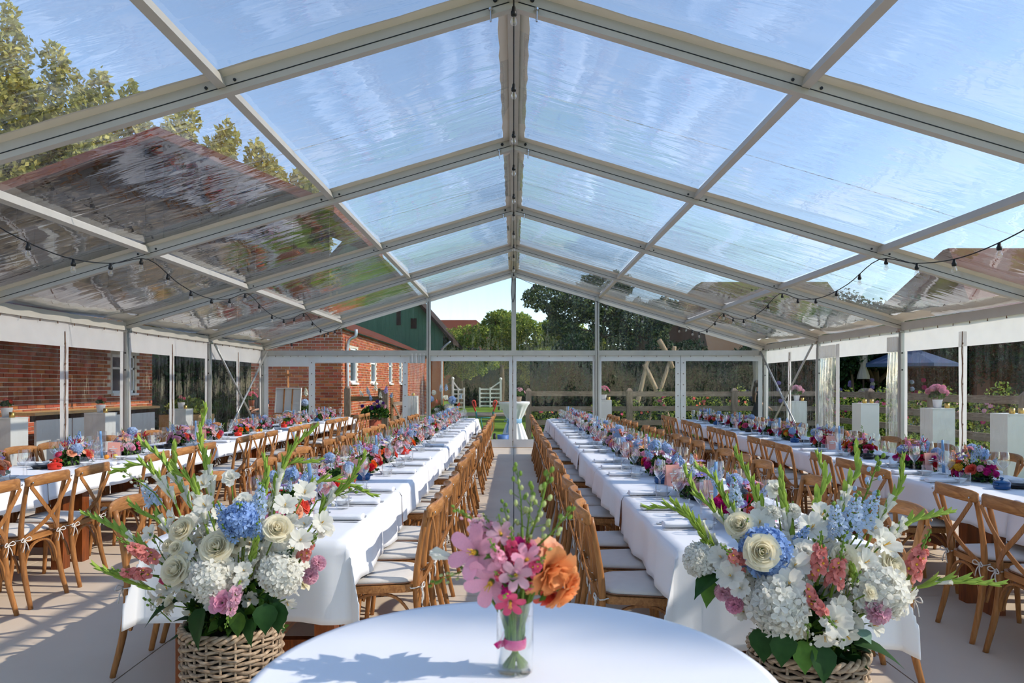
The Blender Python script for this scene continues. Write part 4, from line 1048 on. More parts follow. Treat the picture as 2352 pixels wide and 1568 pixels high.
def gladiolus(t, O, pts, rng, open_f=.45, sz=1.0):
    """pts from base to tip in world space"""
    C = crom([p - O for p in pts], 10); n = len(C); D = [0]
    for a, b in zip(C, C[1:]): D.append(D[-1] + (b - a).length)
    tot = D[-1]
    m = MB(); m.tube(C, [.0068 * (1 - .68 * i / (n - 1)) for i in range(n)], 7)
    g = obj('gladiolus', m.mesh('gladiolus', M_BUDG), t)
    def pt(s):
        s = max(0, min(tot, s)); i = max(j for j in range(n) if D[j] <= s + 1e-9); i = min(i, n - 2)
        return C[i].lerp(C[i + 1], (s - D[i]) / max(1e-6, D[i + 1] - D[i])), (C[i + 1] - C[i]).normalized()
    s = tot * .30; q = 0
    side0 = Vector((rng.uniform(-1, 1), rng.uniform(-.6, .3) - .3, 0))
    while s < tot * 1.0:
        f = s / tot; p, d = pt(s); sv = d.cross(Vector((0, -1, .2))).normalized() * (1 if q % 2 else -1) + Vector((0, -.55, .1))
        sv = (sv - d * sv.dot(d)).normalized()
        if f < open_f:
            nrm = (sv * 1.0 + d * .55 + Vector((rng.uniform(-.3, .3), -.35, rng.uniform(-.2, .2)))).normalized(); r_ = rng.uniform(.036, .046) * sz
            obj('gladiolus_floret', FL_W, g, p + sv * .03 * sz, facing(nrm, rng.uniform(0, 6)), r_); s += .042 * sz
        else:
            L = (.084 - .036 * (f - open_f) / (1 - open_f)) * sz * rng.uniform(.9, 1.1); sp = .27 * (1 - .5 * f)
            nrm = (d + sv * sp).normalized(); qn = nrm.to_track_quat('Z', 'Y')
            obj('gladiolus_bud', wbud_me if f < open_f + .14 and rng.random() < .8 else bud_me, g, p, qn, (L * .86, L * .86, L)); s += .031 * sz * (1.05 - .35 * f)
        q += 1
    p, d = pt(tot * .985); obj('gladiolus_bud', bud_me, g, p - d * .012, facing(d, 0), (.022 * sz, .022 * sz, .05 * sz))
    return g
def bouquet(label, c, Z, base_z, glads, blooms, leaves, rng, fill):
    O = Vector((c.x, c.y, 0)); t = thing('basket_bouquet', label, 'bouquet', (c.x, c.y, 0))
    base = Vector((c.x, c.y, base_z))
    for (pl, dz) in glads:
        P = [at(px, py, Z + dz * (1 - i / len(pl)) + .0) for i, (px, py) in enumerate(pl)][::-1]
        lo = P[0]; b0 = base + Vector(((lo.x - base.x) * .25, (lo.y - base.y) * .25, 0))
        mid = b0.lerp(lo, .5) + Vector((0, 0, .04))
        gladiolus(t, O, [b0, mid] + P, rng, rng.uniform(.5, .62))
    for (kind, col, px, py, rp, dz, *ax) in blooms:
        p = at(px, py, Z + dz); r_ = rp * Z / FPX
        n = Vector(ax[0]) if ax else Vector(((p.x - c.x) * 1.6, -.9, (p.z - base_z - .16) * 1.3 + .25))
        o = obj(kind, flower(kind, col), t, p - O, facing(n, rng.uniform(0, 6)), r_)
        st = MB(); st.tube(crom([p - O - n.normalized() * r_ * .6, (p - O).lerp(base - O, .5) + Vector((0, .05, .02)), base - O], 4), .003, 5); obj('stem', st.mesh('stem', M_STEM), t)
    for i in range(fill):     # white florets and small blooms filling the dome
        a = rng.uniform(0, 2 * PI); el = rng.uniform(.1, 1.35); e = rng.uniform(.75, 1.0)
        d = Vector((math.cos(el) * math.cos(a), math.cos(el) * math.sin(a), math.sin(el))); p = Vector((d.x * .33 * e, d.y * .24 * e, base_z + .06 + d.z * .43 * e))
        kind, col, s_ = rng.choice([('floret', 'white', .042), ('floret', 'white', .045), ('lisianthus', 'white', .038), ('lisianthus', 'cream', .036), ('sprig', 'white', .09), ('floret', 'white', .04)])
        n = d + Vector((0, -.35, .1)) if kind not in ('delphinium', 'sprig') else d * .6 + Vector((0, 0, .6))
        obj(kind, flower(kind, col), t, p, facing(n, rng.uniform(0, 6)), s_ * rng.uniform(.85, 1.15))
    for (kind, px, py, dz, dr, s_) in leaves:
        p = at(px, py, Z + dz); obj('leaf', LEAFS[kind], t, p - O, Vector(dr).to_track_quat('Z', 'Y'), s_)
    for i in range(50):
        a = rng.uniform(0, 2 * PI); el = rng.uniform(-.25, .7); d = Vector((math.cos(el) * math.cos(a), math.cos(el) * math.sin(a), math.sin(el)))
        obj('leaf', LEAFS[rng.choice(['hyd', 'hyd', 'hyd2', 'long', 'euc'])], t, Vector((d.x * .13, d.y * .11, base_z + .02 + max(0, d.z) * .17)), (d + Vector((0, 0, .25))).to_track_quat('Z', 'Y') @ Quaternion((0, 0, 1), PI * (d.z > .3)), rng.uniform(.5, .85))
    f = obj('foliage', leafball(np.random.default_rng(rng.randint(0, 99)), 500, .2, .16, .24, .035, [M_LEAF, M_LEAF, M_LEAFM]), t, (0, .02, base_z + .02)); f['kind'] = 'stuff'
    return t
ZL = 2.98; cL = at(534, 1430, ZL); cL.z = 0
basket('willow basket of white gladioli before brick-side aisle table', cL, .193, .15, .48)
k5 = lambda P: [(200 + x / 2.497, 940 + y / 2.497) for x, y in P]
gl = [(k5([(680, 0), (650, 160), (690, 330), (720, 500), (730, 700)]), .05), (k5([(320, 195), (440, 290), (540, 440), (600, 560), (660, 760)]), .1), (k5([(170, 350), (330, 320), (440, 430), (520, 570), (600, 800)]), -.05),
      (k5([(500, 230), (520, 350), (600, 420), (640, 530), (690, 700)]), -.12), (k5([(1290, 115), (1170, 240), (1090, 430), (1070, 600), (980, 800)]), .05), (k5([(1310, 295), (1150, 320), (1090, 450), (1040, 640)]), .12),
      (k5([(1590, 275), (1500, 420), (1380, 530), (1280, 680), (1120, 900)]), -.05), (k5([(1640, 490), (1450, 410), (1300, 430), (1180, 560), (1060, 780)]), .1), (k5([(0, 600), (130, 660), (220, 710), (300, 770), (480, 900)]), .08),
      (k5([(70, 910), (200, 960), (330, 1010), (450, 1060), (600, 1120)]), -.08), (k5([(250, 540), (350, 610), (430, 650), (560, 820)]), .02), (k5([(1020, 290), (1030, 400), (1000, 560), (950, 760)]), .0), (k5([(970, 770), (950, 860), (920, 970), (900, 1080)]), -.2)]
bl = [('rose', 'cream', 494, 1252, 30, -.2), ('rose', 'cream', 396, 1306, 29, -.18), ('rose', 'cream', 638, 1210, 27, -.16), ('rose', 'cream', 412, 1214, 26, -.1), ('lisianthus', 'white', 560, 1152, 24, -.08), ('lisianthus', 'white', 528, 1094, 20, 0),
      ('rose', 'cream', 400, 1256, 14, -.15), ('rose', 'cream', 383, 1250, 13, -.12), ('hydrangea', 'white', 486, 1328, 45, -.2), ('hydrangea', 'white', 644, 1318, 45, -.17), ('delphinium', 'blue', 520, 1200, 46, -.14, (-.15, -.6, 1)), ('delphinium', 'blue', 558, 1206, 48, -.17, (.05, -.6, 1)),
      ('delphinium', 'paleblue', 592, 1165, 50, -.1, (.3, -.4, 1)), ('hydrangea', 'blue', 553, 1192, 36, -.17), ('delphinium', 'blue', 536, 1232, 38, -.17, (-.2, -.7, .6)), ('delphinium', 'blue', 590, 1222, 38, -.16, (.3, -.7, .6)), ('delphinium', 'paleblue', 350, 1150, 44, .05, (-.4, -.2, .9)),
      ('snapdragon', 'dusty', 338, 1275, 52, -.1, (-.5, -.4, .5)), ('snapdragon', 'dusty', 325, 1318, 46, -.08, (-1, -.4, .25)), ('snapdragon', 'palepink', 540, 1370, 44, -.26, (-.1, -.6, -.9)), ('lisianthus', 'pink', 508, 1384, 25, -.26), ('carnation', 'palepink', 733, 1292, 24, -.06), ('carnation', 'palepink', 714, 1322, 25, -.05),
      ('tulip', 'rosy', 372, 1336, 13, -.15, (-.3, -.4, .9)), ('snapdragon', 'dusty', 700, 1270, 46, -.08, (.5, -.4, .7)), ('floret', 'white', 690, 1240, 27, -.14), ('floret', 'white', 655, 1160, 28, -.06), ('floret', 'white', 740, 1200, 26, -.06), ('floret', 'white', 560, 1310, 20, -.2), ('floret', 'white', 555, 1335, 18, -.22),
      ('lisianthus', 'white', 745, 1215, 22, -.05), ('floret', 'white', 430, 1270, 26, -.14), ('floret', 'white', 465, 1110, 25, -.02), ('floret', 'white', 470, 1160, 26, -.08), ('floret', 'white', 345, 1225, 22, -.05), ('floret', 'white', 352, 1375, 22, -.1, (-.9, -.4, -.2)), ('floret', 'white', 660, 1385, 20, -.14, (.4, -.6, -.5)),
      ('floret', 'white', 380, 1400, 20, -.1, (-.5, -.5, -.7)), ('floret', 'white', 700, 1130, 28, 0), ('lisianthus', 'white', 600, 1240, 22, -.14), ('sprig', 'white', 760, 1140, 60, 0, (1, -.2, .3)), ('sprig', 'white', 330, 1115, 50, 0, (-.6, -.2, .5))]
lv = [('hyd', 610, 1385, -.22, (.12, -.45, -1), .8), ('hyd', 640, 1380, -.2, (-.05, -.35, -1), .85), ('hyd2', 552, 1405, -.24, (-.1, -.35, -1), .75), ('hyd', 580, 1420, -.24, (-.25, -.3, -1), .75), ('hyd', 470, 1395, -.2, (-.35, -.4, -1), 1.1), ('hyd', 410, 1380, -.15, (-.9, -.4, -.3), 1.0), ('hyd', 640, 1270, -.1, (.6, -.6, .3), .7)]
bouquet('lush white and blue bouquet in the basket before brick-side table', cL, ZL, .46, gl, bl, lv, random.Random(3), 64)
ZR = 2.74; cR = at(1854, 1480, ZR); cR.z = 0
basket('grey willow basket of white gladioli before fence-side aisle table', cR, .208, .165, .475)
k6 = lambda P: [(1500 + x / 2.76, 1000 + y / 2.76) for x, y in P]
gr = [(k6([(535, 130), (620, 290), (680, 480), (700, 600), (760, 850)]), .0), (k6([(1580, 170), (1560, 330), (1440, 520), (1330, 740), (1180, 950)]), .0), (k6([(1285, 70), (1290, 230), (1230, 330), (1170, 560)]), .12), (k6([(1050, 140), (1090, 290), (1040, 420), (1020, 640)]), .1),
      (k6([(220, 250), (290, 380), (400, 480), (560, 700)]), .1), (k6([(300, 210), (400, 290), (470, 420), (600, 640)]), .12), (k6([(150, 440), (240, 530), (320, 640), (370, 710), (560, 900)]), -.1), (k6([(-20, 455), (120, 460), (230, 520), (330, 620)]), .0), (k6([(1870, 485), (1750, 510), (1600, 560), (1450, 700)]), .08),
      (k6([(2170, 940), (1900, 920), (1700, 950), (1500, 1050)]), -.1), (k6([(810, 250), (820, 400), (850, 560), (880, 760)]), -.05), (k6([(1260, 850), (1255, 960), (1200, 1080)]), -.2)]
brr = [('hydrangea', 'blue', 1758, 1266, 54, -.14), ('rose', 'cream', 1752, 1266, 32, -.24, (-.1, -1, .25)), ('rose', 'cream', 1947, 1279, 29, -.16), ('rose', 'cream', 2058, 1297, 31, -.12), ('rose', 'cream', 1696, 1201, 26, -.1), ('hydrangea', 'white', 1786, 1391, 62, -.2), ('hydrangea', 'white', 2018, 1358, 58, -.15), ('hydrangea', 'white', 1607, 1284, 37, -.06),
       ('floret', 'white', 1812, 1340, 34, -.24), ('floret', 'white', 1917, 1427, 36, -.25), ('floret', 'white', 1678, 1322, 32, -.16), ('floret', 'white', 1656, 1279, 30, -.12), ('floret', 'white', 1826, 1297, 34, -.18), ('floret', 'white', 1930, 1395, 26, -.22), ('floret', 'white', 1895, 1465, 26, -.24, (-.2, -.8, -.6)), ('floret', 'white', 1945, 1460, 28, -.22, (.3, -.8, -.5)), ('carnation', 'white', 1775, 1174, 24, -.05), ('carnation', 'white', 1822, 1170, 24, -.03),
       ('carnation', 'palepink', 2022, 1402, 38, -.22), ('carnation', 'palepink', 1659, 1359, 26, -.12), ('carnation', 'pink', 1685, 1388, 26, -.14), ('snapdragon', 'dusty', 1880, 1300, 60, -.2, (-.1, -.4, 1)), ('snapdragon', 'dusty', 1918, 1328, 60, -.22, (.05, -.4, 1)), ('snapdragon', 'dusty', 2098, 1304, 66, -.06, (.25, -.3, 1)), ('snapdragon', 'dusty', 1700, 1288, 56, -.14, (-.6, -.5, .5)), ('snapdragon', 'dusty', 1862, 1372, 50, -.24, (.5, -.6, -.7)),
       ('delphinium', 'paleblue', 1953, 1210, 68, -.08, (.05, -.3, 1)), ('delphinium', 'paleblue', 1925, 1222, 60, -.1, (-.25, -.3, 1)), ('delphinium', 'paleblue', 1985, 1195, 60, -.05, (.3, -.3, 1)), ('delphinium', 'paleblue', 1690, 1150, 46, .08, (-.15, -.2, 1)), ('delphinium', 'blue', 1716, 1225, 38, -.06, (-.2, -.6, .8)), ('delphinium', 'blue', 1836, 1240, 38, -.08, (.2, -.6, .8)), ('sprig', 'paleblue', 1985, 1140, 80, 0, (.3, -.2, 1)),
       ('lisianthus', 'white', 1782, 1120, 22, 0), ('floret', 'white', 1866, 1210, 34, -.08), ('floret', 'white', 1745, 1200, 34, -.05), ('floret', 'white', 2005, 1215, 34, -.06), ('floret', 'white', 2035, 1250, 36, -.08), ('floret', 'white', 1890, 1180, 30, -.04), ('floret', 'white', 2085, 1375, 34, -.1, (.7, -.5, -.3)), ('lisianthus', 'white', 1850, 1265, 28, -.14), ('floret', 'white', 1990, 1290, 30, -.14), ('floret', 'white', 1700, 1350, 24, -.18), ('lisianthus', 'cream', 2000, 1360, 16, -.28)]
lr = [('hyd', 1650, 1318, -.1, (-1, -.4, -.35), .9), ('hyd2', 1640, 1335, -.06, (-.6, -.4, -1), .8), ('hyd', 1795, 1450, -.22, (.0, -.35, -1), .85), ('hyd', 1755, 1440, -.18, (-.2, -.35, -1), .85), ('euc', 1972, 1445, -.2, (.4, -.8, -.4), .9), ('hyd', 1960, 1480, -.16, (1, -.3, -.05), 1.2), ('hyd', 1880, 1480, -.2, (.1, -.5, -.8), .9), ('hyd2', 1840, 1470, -.2, (.0, -.5, -.9), .9)]
bouquet('lush white and pink bouquet in basket before fence-side table', cR, ZR, .455, gr, brr, lr, random.Random(8), 64)
# wooden tag tied to a basket
mb = MB(); mb.box((0, 0, 0), (.028, .004, .036)); mb.tube([(0, 0, .018), (.012, .012, .05), (.03, .02, .085)], .0015, 4)
tg_ = obj('basket_tag', mb.mesh('basket_tag', M_EUC, False), None, at(434, 1500, ZL - .08)); tag(tg_, 'small grey tag hanging on the basket before brick-side table', 'tag')

# ------------------------------------------------------------------ cocktail table with cloth
def cocktail(label, clabel, x, y, zt, Rr, ribbon=False, seed=1):
    t = thing('cocktail_table', label, 'table', (x, y, 0))
    B(lambda m: m.lathe([(0, zt - .03), (Rr - .005, zt - .03), (Rr, zt - .02), (Rr - .003, zt - .004), (0, zt - .004)], 40), 'table_top', M_TABLE, t)
    B(lambda m: m.tube([(0, 0, .02), (0, 0, zt - .03)], .03, 10), 'pedestal', M_STEEL, t, smooth=True)
    for i in range(4): B(lambda m: m.bar((0, 0, .02), (.24 * math.cos(i * PI / 2), .24 * math.sin(i * PI / 2), .012), .05, .02), 'foot', M_STEEL, t)
    n = 96; G = []; rng = random.Random(seed); ph = rng.random() * 6
    prof = [(1.0, 0), (1.004, .012), (1.01, .05)] + [(None, d) for d in np.linspace(.12, zt - .02, 12)]
    for i in range(n):
        a = 2 * PI * i / n; pl = math.sin(a * 13 + ph) + .5 * math.sin(a * 7 + 2 * ph); row = [(0, 0, zt)]
        for q in (.3, .6, .85, .97): row.append((Rr * q * math.cos(a), Rr * q * math.sin(a), zt + .0006 * math.sin(a * 5 + q * 9)))
        for (f, d) in prof:
            if f is None:
                z = zt - d; k = d / zt; tz = .52 * zt
                ff = 1.0 - .58 * max(0, 1 - abs(z - tz) / (zt - tz if z > tz else tz * 1.25)) if ribbon else 1.0 - .1 * k
                f = ff + .055 * pl * k ** .6 * (.5 if ribbon and abs(z - tz) < .1 else 1)
            row.append((Rr * f * math.cos(a), Rr * f * math.sin(a), zt - d - (.002 if f > 1 else 0)))
        G.append(row)
    mb = MB(); mb.grid(G, 0, True); o = obj('round_tablecloth', mb.mesh('round_tablecloth', M_CLOTH), None, (x, y, .002)); tag(o, clabel, 'tablecloth')
    if ribbon:
        mb = MB(); zc = .52 * zt; mb.lathe([(Rr * .46, zc - .07), (Rr * .5, zc - .05), (Rr * .49, zc), (Rr * .5, zc + .05), (Rr * .46, zc + .07)], 30)
        for s in (-1, 1):
            mb.sweep(crom([(-.12, -Rr * .5, zc), (-.12 + s * .09, -Rr * .62, zc + .07), (-.12 + s * .12, -Rr * .6, zc - .01), (-.12, -Rr * .5, zc)], 4), [(-.035, -.002), (.035, -.002), (.035, .002), (-.035, .002)])
            mb.sweep(crom([(-.12, -Rr * .5, zc), (-.12 + s * .05, -Rr * .6, zc - .12), (-.12 + s * .07, -Rr * .62, zc - .3)], 4), [(-.03, -.002), (.03, -.002), (.03, .002), (-.03, .002)])
        tag(obj('sash_ribbon', mb.mesh('sash_ribbon', M_RIBBONB), None, (x, y, 0)), 'pale blue sash tied round the draped cocktail table outside', 'ribbon')
CT = 1.08; CRR = .355; zf = FPX * (HCAM - CT) / (1381 - HY); CTY = zf - CRR
cocktail('round cocktail table under white cloth with the small vase', 'smooth white cloth over round table in front', 0.0, CTY, CT, CRR)
# ------------------------------------------------------------------ small vase with mixed posy
ZV = FPX * (HCAM - CT) / (1545 - HY); vb = at(1183, 1545, ZV); vr = 42 * ZV / FPX; vh = .098
v = MB(); v.lathe([(0, .001), (vr * .97, .001), (vr, .004), (vr, vh), (vr - .0016, vh), (vr - .0016, .009), (0, .008)], 36); vo = obj('glass_vase', v.mesh('glass_vase', M_GLASS2), None, (vb.x, vb.y, CT + .003)); tag(vo, 'clear glass cylinder vase on round white table', 'vase')
v = MB(); v.lathe([(0, .0095), (vr - .002, .0095), (vr - .002, .074), (0, .074)], 36); wo = obj('vase_water', v.mesh('vase_water', M_WATER), None, (vb.x, vb.y, CT + .003)); tag(wo, 'clear water standing in the small glass vase', 'water')
O = Vector((vb.x, vb.y, CT)); ps = thing('posy', 'mixed pink and orange posy tied with magenta ribbon in vase', 'bouquet', O); rng = random.Random(21)
def P_(px, py, dz=0): return at(px, py, ZV + dz) - O
kp = ZV / FPX
posy = [('lily', 'pink', 1088, 1268, 58, -.02, (-.4, -1, .3)), ('lily', 'pink', 1126, 1340, 56, -.03, (-.3, -1, -.25)), ('lily', 'palepink', 1105, 1225, 36, .01, (-.3, -.6, .6)), ('snapdragon', 'rosy', 1175, 1280, 56, -.02, (0, -.5, 1)), ('snapdragon', 'rosy', 1205, 1275, 44, -.01, (.15, -.4, 1)), ('snapdragon', 'peach', 1160, 1255, 56, 0, (-.2, -.3, 1)),
        ('lisianthus', 'magenta', 1190, 1262, 30, -.02, (.1, -1, .5)), ('lisianthus', 'pink', 1210, 1255, 26, 0, (.2, -.8, .8)), ('snapdragon', 'rosy', 1150, 1325, 38, -.03, (-.2, -.8, .4)), ('lily', 'rosy', 1172, 1385, 32, -.04, (0, -1, -.5)), ('snapdragon', 'rosy', 1212, 1345, 34, -.03, (.2, -.9, .2)), ('tulip', 'white', 1014, 1274, 40, 0, (-1, -.2, .25)),
        ('lisianthus', 'apricot', 1272, 1318, 64, -.02, (.55, -.7, -.55)), ('lisianthus', 'apricot', 1296, 1368, 44, -.01, (.7, -.4, -.9)), ('lisianthus', 'peach', 1268, 1278, 46, .01, (.5, -.5, .3)), ('lisianthus', 'coral', 1262, 1372, 36, .01, (.3, -.6, -.9)), ('sprig', 'palepink', 1105, 1205, 60, 0, (-.8, -.1, .5)), ('snapdragon', 'palepink', 1140, 1225, 40, .01, (-.5, -.2, .8)),
        ('sprig', 'lime', 1195, 1170, 80, 0, (-.1, 0, 1)), ('sprig', 'lime', 1228, 1195, 96, -.01, (.3, -.1, 1)), ('sprig', 'lime', 1245, 1240, 84, -.02, (.6, -.3, .7)), ('sprig', 'lime', 1060, 1310, 60, 0, (-1, -.2, -.4)), ('sprig', 'lime', 1210, 1220, 90, .01, (.1, -.2, 1)), ('snapdragon', 'pink', 1150, 1290, 54, -.04, (-.3, -.6, .8)), ('snapdragon', 'rosy', 1220, 1310, 50, -.04, (.4, -.7, .6)), ('lily', 'palepink', 1185, 1320, 34, -.05, (.0, -1, .1)), ('lily', 'pink', 1210, 1285, 34, -.04, (.2, -1, .4)), ('snapdragon', 'magenta', 1165, 1350, 40, -.04, (-.1, -.9, -.1)), ('lily', 'palepink', 1150, 1225, 30, -.02, (-.2, -.8, .7)),
        ('lisianthus', 'apricot', 1310, 1345, 40, .0, (.9, -.5, -.3)), ('snapdragon', 'palepink', 1110, 1220, 44, .0, (-.7, -.2, .7)), ('sprig', 'lime', 1180, 1235, 70, .02, (-.3, -.1, 1))]
neck = Vector((.0, .0, vh + .0)); foot = Vector((0, 0, .012))
for (kind, col, px, py, rp, dz, ax) in posy:
    p = P_(px, py, dz); n = Vector(ax).normalized(); obj(kind, flower(kind, col), ps, p, facing(n, rng.uniform(0, 6)), rp * kp)
    a = rng.uniform(0, 6); q = Vector((.013 * math.cos(a), .013 * math.sin(a), 0)); mb = MB()
    mb.tube(crom([p - n * rp * kp * .5, Vector((p.x * .35, p.y * .35, vh + .01)) + q * .6, Vector((0, 0, .045)) + q * .55, foot - q * 1.1], 5), .0021, 6); obj('stem', mb.mesh('stem', M_STEM), ps)
for i in range(14):
    a = rng.uniform(0, 6); mb = MB(); q = Vector((math.cos(a), math.sin(a), 0)); mb.tube(crom([q * .03 + Vector((0, 0, vh + .05)), q * .013 + Vector((0, 0, vh)), q * .011 + Vector((0, 0, .045)), q * -.017 + Vector((0, 0, .012))], 4), .0022, 6); obj('stem', mb.mesh('stem', M_STEM), ps)
    obj('leaf', LEAFS['small'], ps, q * .025 + Vector((0, 0, vh + .02 + .05 * rng.random())), (q + Vector((0, 0, .4))).to_track_quat('Z', 'Y'), rng.uniform(.5, .9))
mb = MB(); mb.lathe([(.0150, .036), (.0158, .038), (.0158, .0475), (.0150, .0495)], 24); mb.sweep([(-.014, -.004, .043), (-.022, -.006, .042), (-.027, -.004, .038)], [(-.0045, -.0003), (.0045, -.0003), (.0045, .0003), (-.0045, .0003)], up=(0, 1, 0)); obj('ribbon', mb.mesh('ribbon', M_RIBBONP), ps)
f = obj('foliage', leafball(np.random.default_rng(77), 160, .045, .03, .06, .008, [M_LEAFM, M_EUC]), ps, (0, 0, vh + .02)); f['kind'] = 'stuff'

# ------------------------------------------------------------------ brick buildings
BW, BH, JT = .238, .068, .016
def brick_field(o, U, N, length, height, holes, seed):
    """brick positions (u centre, z centre, half length) in running bond, without the openings"""
    out = []; r = 0; z = JT
    while z + BH < height:
        u = -(BW + JT) / 2 * (r % 2)
        while u < length:
            a, b = max(0, u), min(length, u + BW)
            if b - a > .05 and not any(h[0] - .02 < b and a < h[1] + .02 and h[2] - .02 < z + BH and z < h[3] + .02 for h in holes): out.append(((a + b) / 2, z + BH / 2, (b - a) / 2))
            u += BW + JT
        z += BH + JT; r += 1
    return out
def brick_wall(name, label, o, U, N, length, height, holes=(), single=0, near=None, thick=.2, seed=0):
    o, U, N = Vector(o), Vector(U), Vector(N); Zv = Vector((0, 0, 1))
    P = lambda u, d, z: o + U * u + N * d + Zv * z
    # mortar backing, split round the openings
    mb = MB(); us = sorted({0, length} | {h[i] for h in holes for i in (0, 1)}); zs = sorted({0, height} | {h[i] for h in holes for i in (2, 3)})
    for a, b in zip(us, us[1:]):
        for c, d in zip(zs, zs[1:]):
            m_ = ((a + b) / 2, (c + d) / 2)
            if any(h[0] < m_[0] < h[1] and h[2] < m_[1] < h[3] for h in holes): continue
            mb.hexa([P(a, -thick, c), P(b, -thick, c), P(b, 0, c), P(a, 0, c)], [P(a, -thick, d), P(b, -thick, d), P(b, 0, d), P(a, 0, d)])
    wl = struct(name, mb.mesh(name, M_MORTAR, False), label)
    F = brick_field(o, U, N, length, height, holes, seed); rng = random.Random(seed)
    if near is not None: F.sort(key=lambda f: (P(f[0], 0, f[1]) - Vector(near)).length)
    ang = math.atan2(U.y, U.x)
    bm = MB(); bm.box((0, 0, 0), (BW, .03, BH)); bme = bm.mesh('brick', M_BRICK, False)
    for (u, z, hl) in F[:single]: obj('brick', bme, wl, P(u, -.003 + rng.uniform(-.003, .003), z), (0, 0, ang), (hl * 2 / BW, 1, 1))
    rest = F[single:]
    if rest:
        mb = MB()
        for (u, z, hl) in rest:
            d = .011 + rng.uniform(-.003, .003); q = [P(u - hl, -.01, z - BH / 2), P(u + hl, -.01, z - BH / 2), P(u + hl, d, z - BH / 2), P(u - hl, d, z - BH / 2)]
            mb.hexa(q, [p + Zv * BH for p in q])
        b = obj('brick_courses', mb.mesh('brick_courses', M_BRICK, False), wl); b['kind'] = 'stuff'
    return wl, P
def window(P, h, wl, name='window'):
    a, b, c, d = h; ft = .06
    mb = MB()
    def hx(u0, u1, z0, z1, d0, d1): mb.hexa([P(u0, d0, z0), P(u1, d0, z0), P(u1, d1, z0), P(u0, d1, z0)], [P(u0, d0, z1), P(u1, d0, z1), P(u1, d1, z1), P(u0, d1, z1)])
    for (u0, u1, z0, z1) in ((a, a + ft, c, d), (b - ft, b, c, d), (a, b, c, c + ft), (a, b, d - ft, d), (a, b, c + (d - c) * .62, c + (d - c) * .62 + .05)): hx(u0, u1, z0, z1, -.09, -.02)
    hx(a - .05, b + .05, c - .06, c, -.05, .07)
    w_ = obj('window_frame', mb.mesh('window_frame', M_WHITE, False), wl)
    for (z0, z1) in ((c + ft, c + (d - c) * .62), (c + (d - c) * .62 + .05, d - ft)):
        mb = MB(); mb.hexa([P(a + ft, -.075, z0), P(b - ft, -.075, z0), P(b - ft, -.065, z0), P(a + ft, -.065, z0)], [P(a + ft, -.075, z1), P(b - ft, -.075, z1), P(b - ft, -.065, z1), P(a + ft, -.065, z1)]); obj('pane', mb.mesh('pane', M_PANE, False), w_)
# long brick barn beside the marquee
LW = [(21.4, 22.4, 1.45, 2.35)]
wl, P = brick_wall('wall_brick_barn', 'long shaded red brick wall beside the marquee', (-9.2, -5, -.15), (0, 1, 0), (1, 0, 0), 23.2, 3.6, LW, 300, (-9.2, 12.5, 1.6), .3, 1)
window(P, LW[0], wl)
mb = MB(); mb.hexa([(-8.9, -5, 3.45), (-8.9, 18.4, 3.45), (-13, 18.4, 3.9), (-13, -5, 3.9)], [(-8.85, -5, 3.6), (-8.85, 18.4, 3.6), (-13, 18.4, 4.05), (-13, -5, 4.05)]); obj('barn_eave', mb.mesh('barn_eave', M_DARKB, False), wl)
mb = MB(); mb.hexa([(-6.95, -5, 2.72), (-6.95, 18.2, 2.72), (-9.2, 18.2, 3.5), (-9.2, -5, 3.5)], [(-6.95, -5, 2.82), (-6.95, 18.2, 2.82), (-9.2, 18.2, 3.6), (-9.2, -5, 3.6)]); obj('added_lean_to_roof', mb.mesh('added_lean_to_roof', M_DARKB, False), wl)  # lean-to and its rafters added to put the brick wall in shade
for q in range(8):
    mb = MB(); mb.bar((-9.2, -4.5 + 3.2 * q, 3.42), (-7.0, -4.5 + 3.2 * q, 2.66), .08, .12); obj('added_lean_to_rafter', mb.mesh('added_lean_to_rafter', M_DARKB, False), wl)
# low brick wing behind the gable, its end in shade and its long side in sun
wl2, P2 = brick_wall('wall_brick_end', 'shaded end wall of the low brick wing', (-7.7, 21.0, -.15), (1, 0, 0), (0, -1, 0), 2.66, 3.35, (), 300, (-5.6, 21, 1.6), .3, 2)
HS = [(1.05, 1.95, 1.72, 2.8), (4.3, 5.15, 1.72, 2.8), (7.9, 8.6, 1.72, 2.8), (10.5, 11.2, 1.72, 2.8)]
wl3, P3 = brick_wall('wall_brick_long', 'sunlit long brick wall of the wing with narrow windows', (-5.032, 21.014, -.15), (0, 1, 0), (1, 0, 0), 21.5, 3.3, HS, 300, (-5.04, 21.5, 1.6), .3, 3)
for h in HS: window(P3, h, wl3)
mb = MB(); mb.hexa([(-4.85, 20.8, 3.12), (-4.85, 42.5, 3.12), (-7.8, 42.5, 4.4), (-7.8, 20.8, 4.4)], [(-4.85, 20.8, 3.2), (-4.85, 42.5, 3.2), (-7.8, 42.5, 4.48), (-7.8, 20.8, 4.48)]); obj('wing_roof', mb.mesh('wing_roof', M_TILE, False), wl3)
mb = MB(); mb.tube(crom([(-4.7, 21.35, 3.15), (-4.72, 21.35, 2.95), (-4.95, 21.35, 2.7), (-4.95, 21.35, 1.5), (-4.95, 21.35, -.1)], 5), .05, 10); obj('downpipe', mb.mesh('downpipe', M_ZINC), wl3)
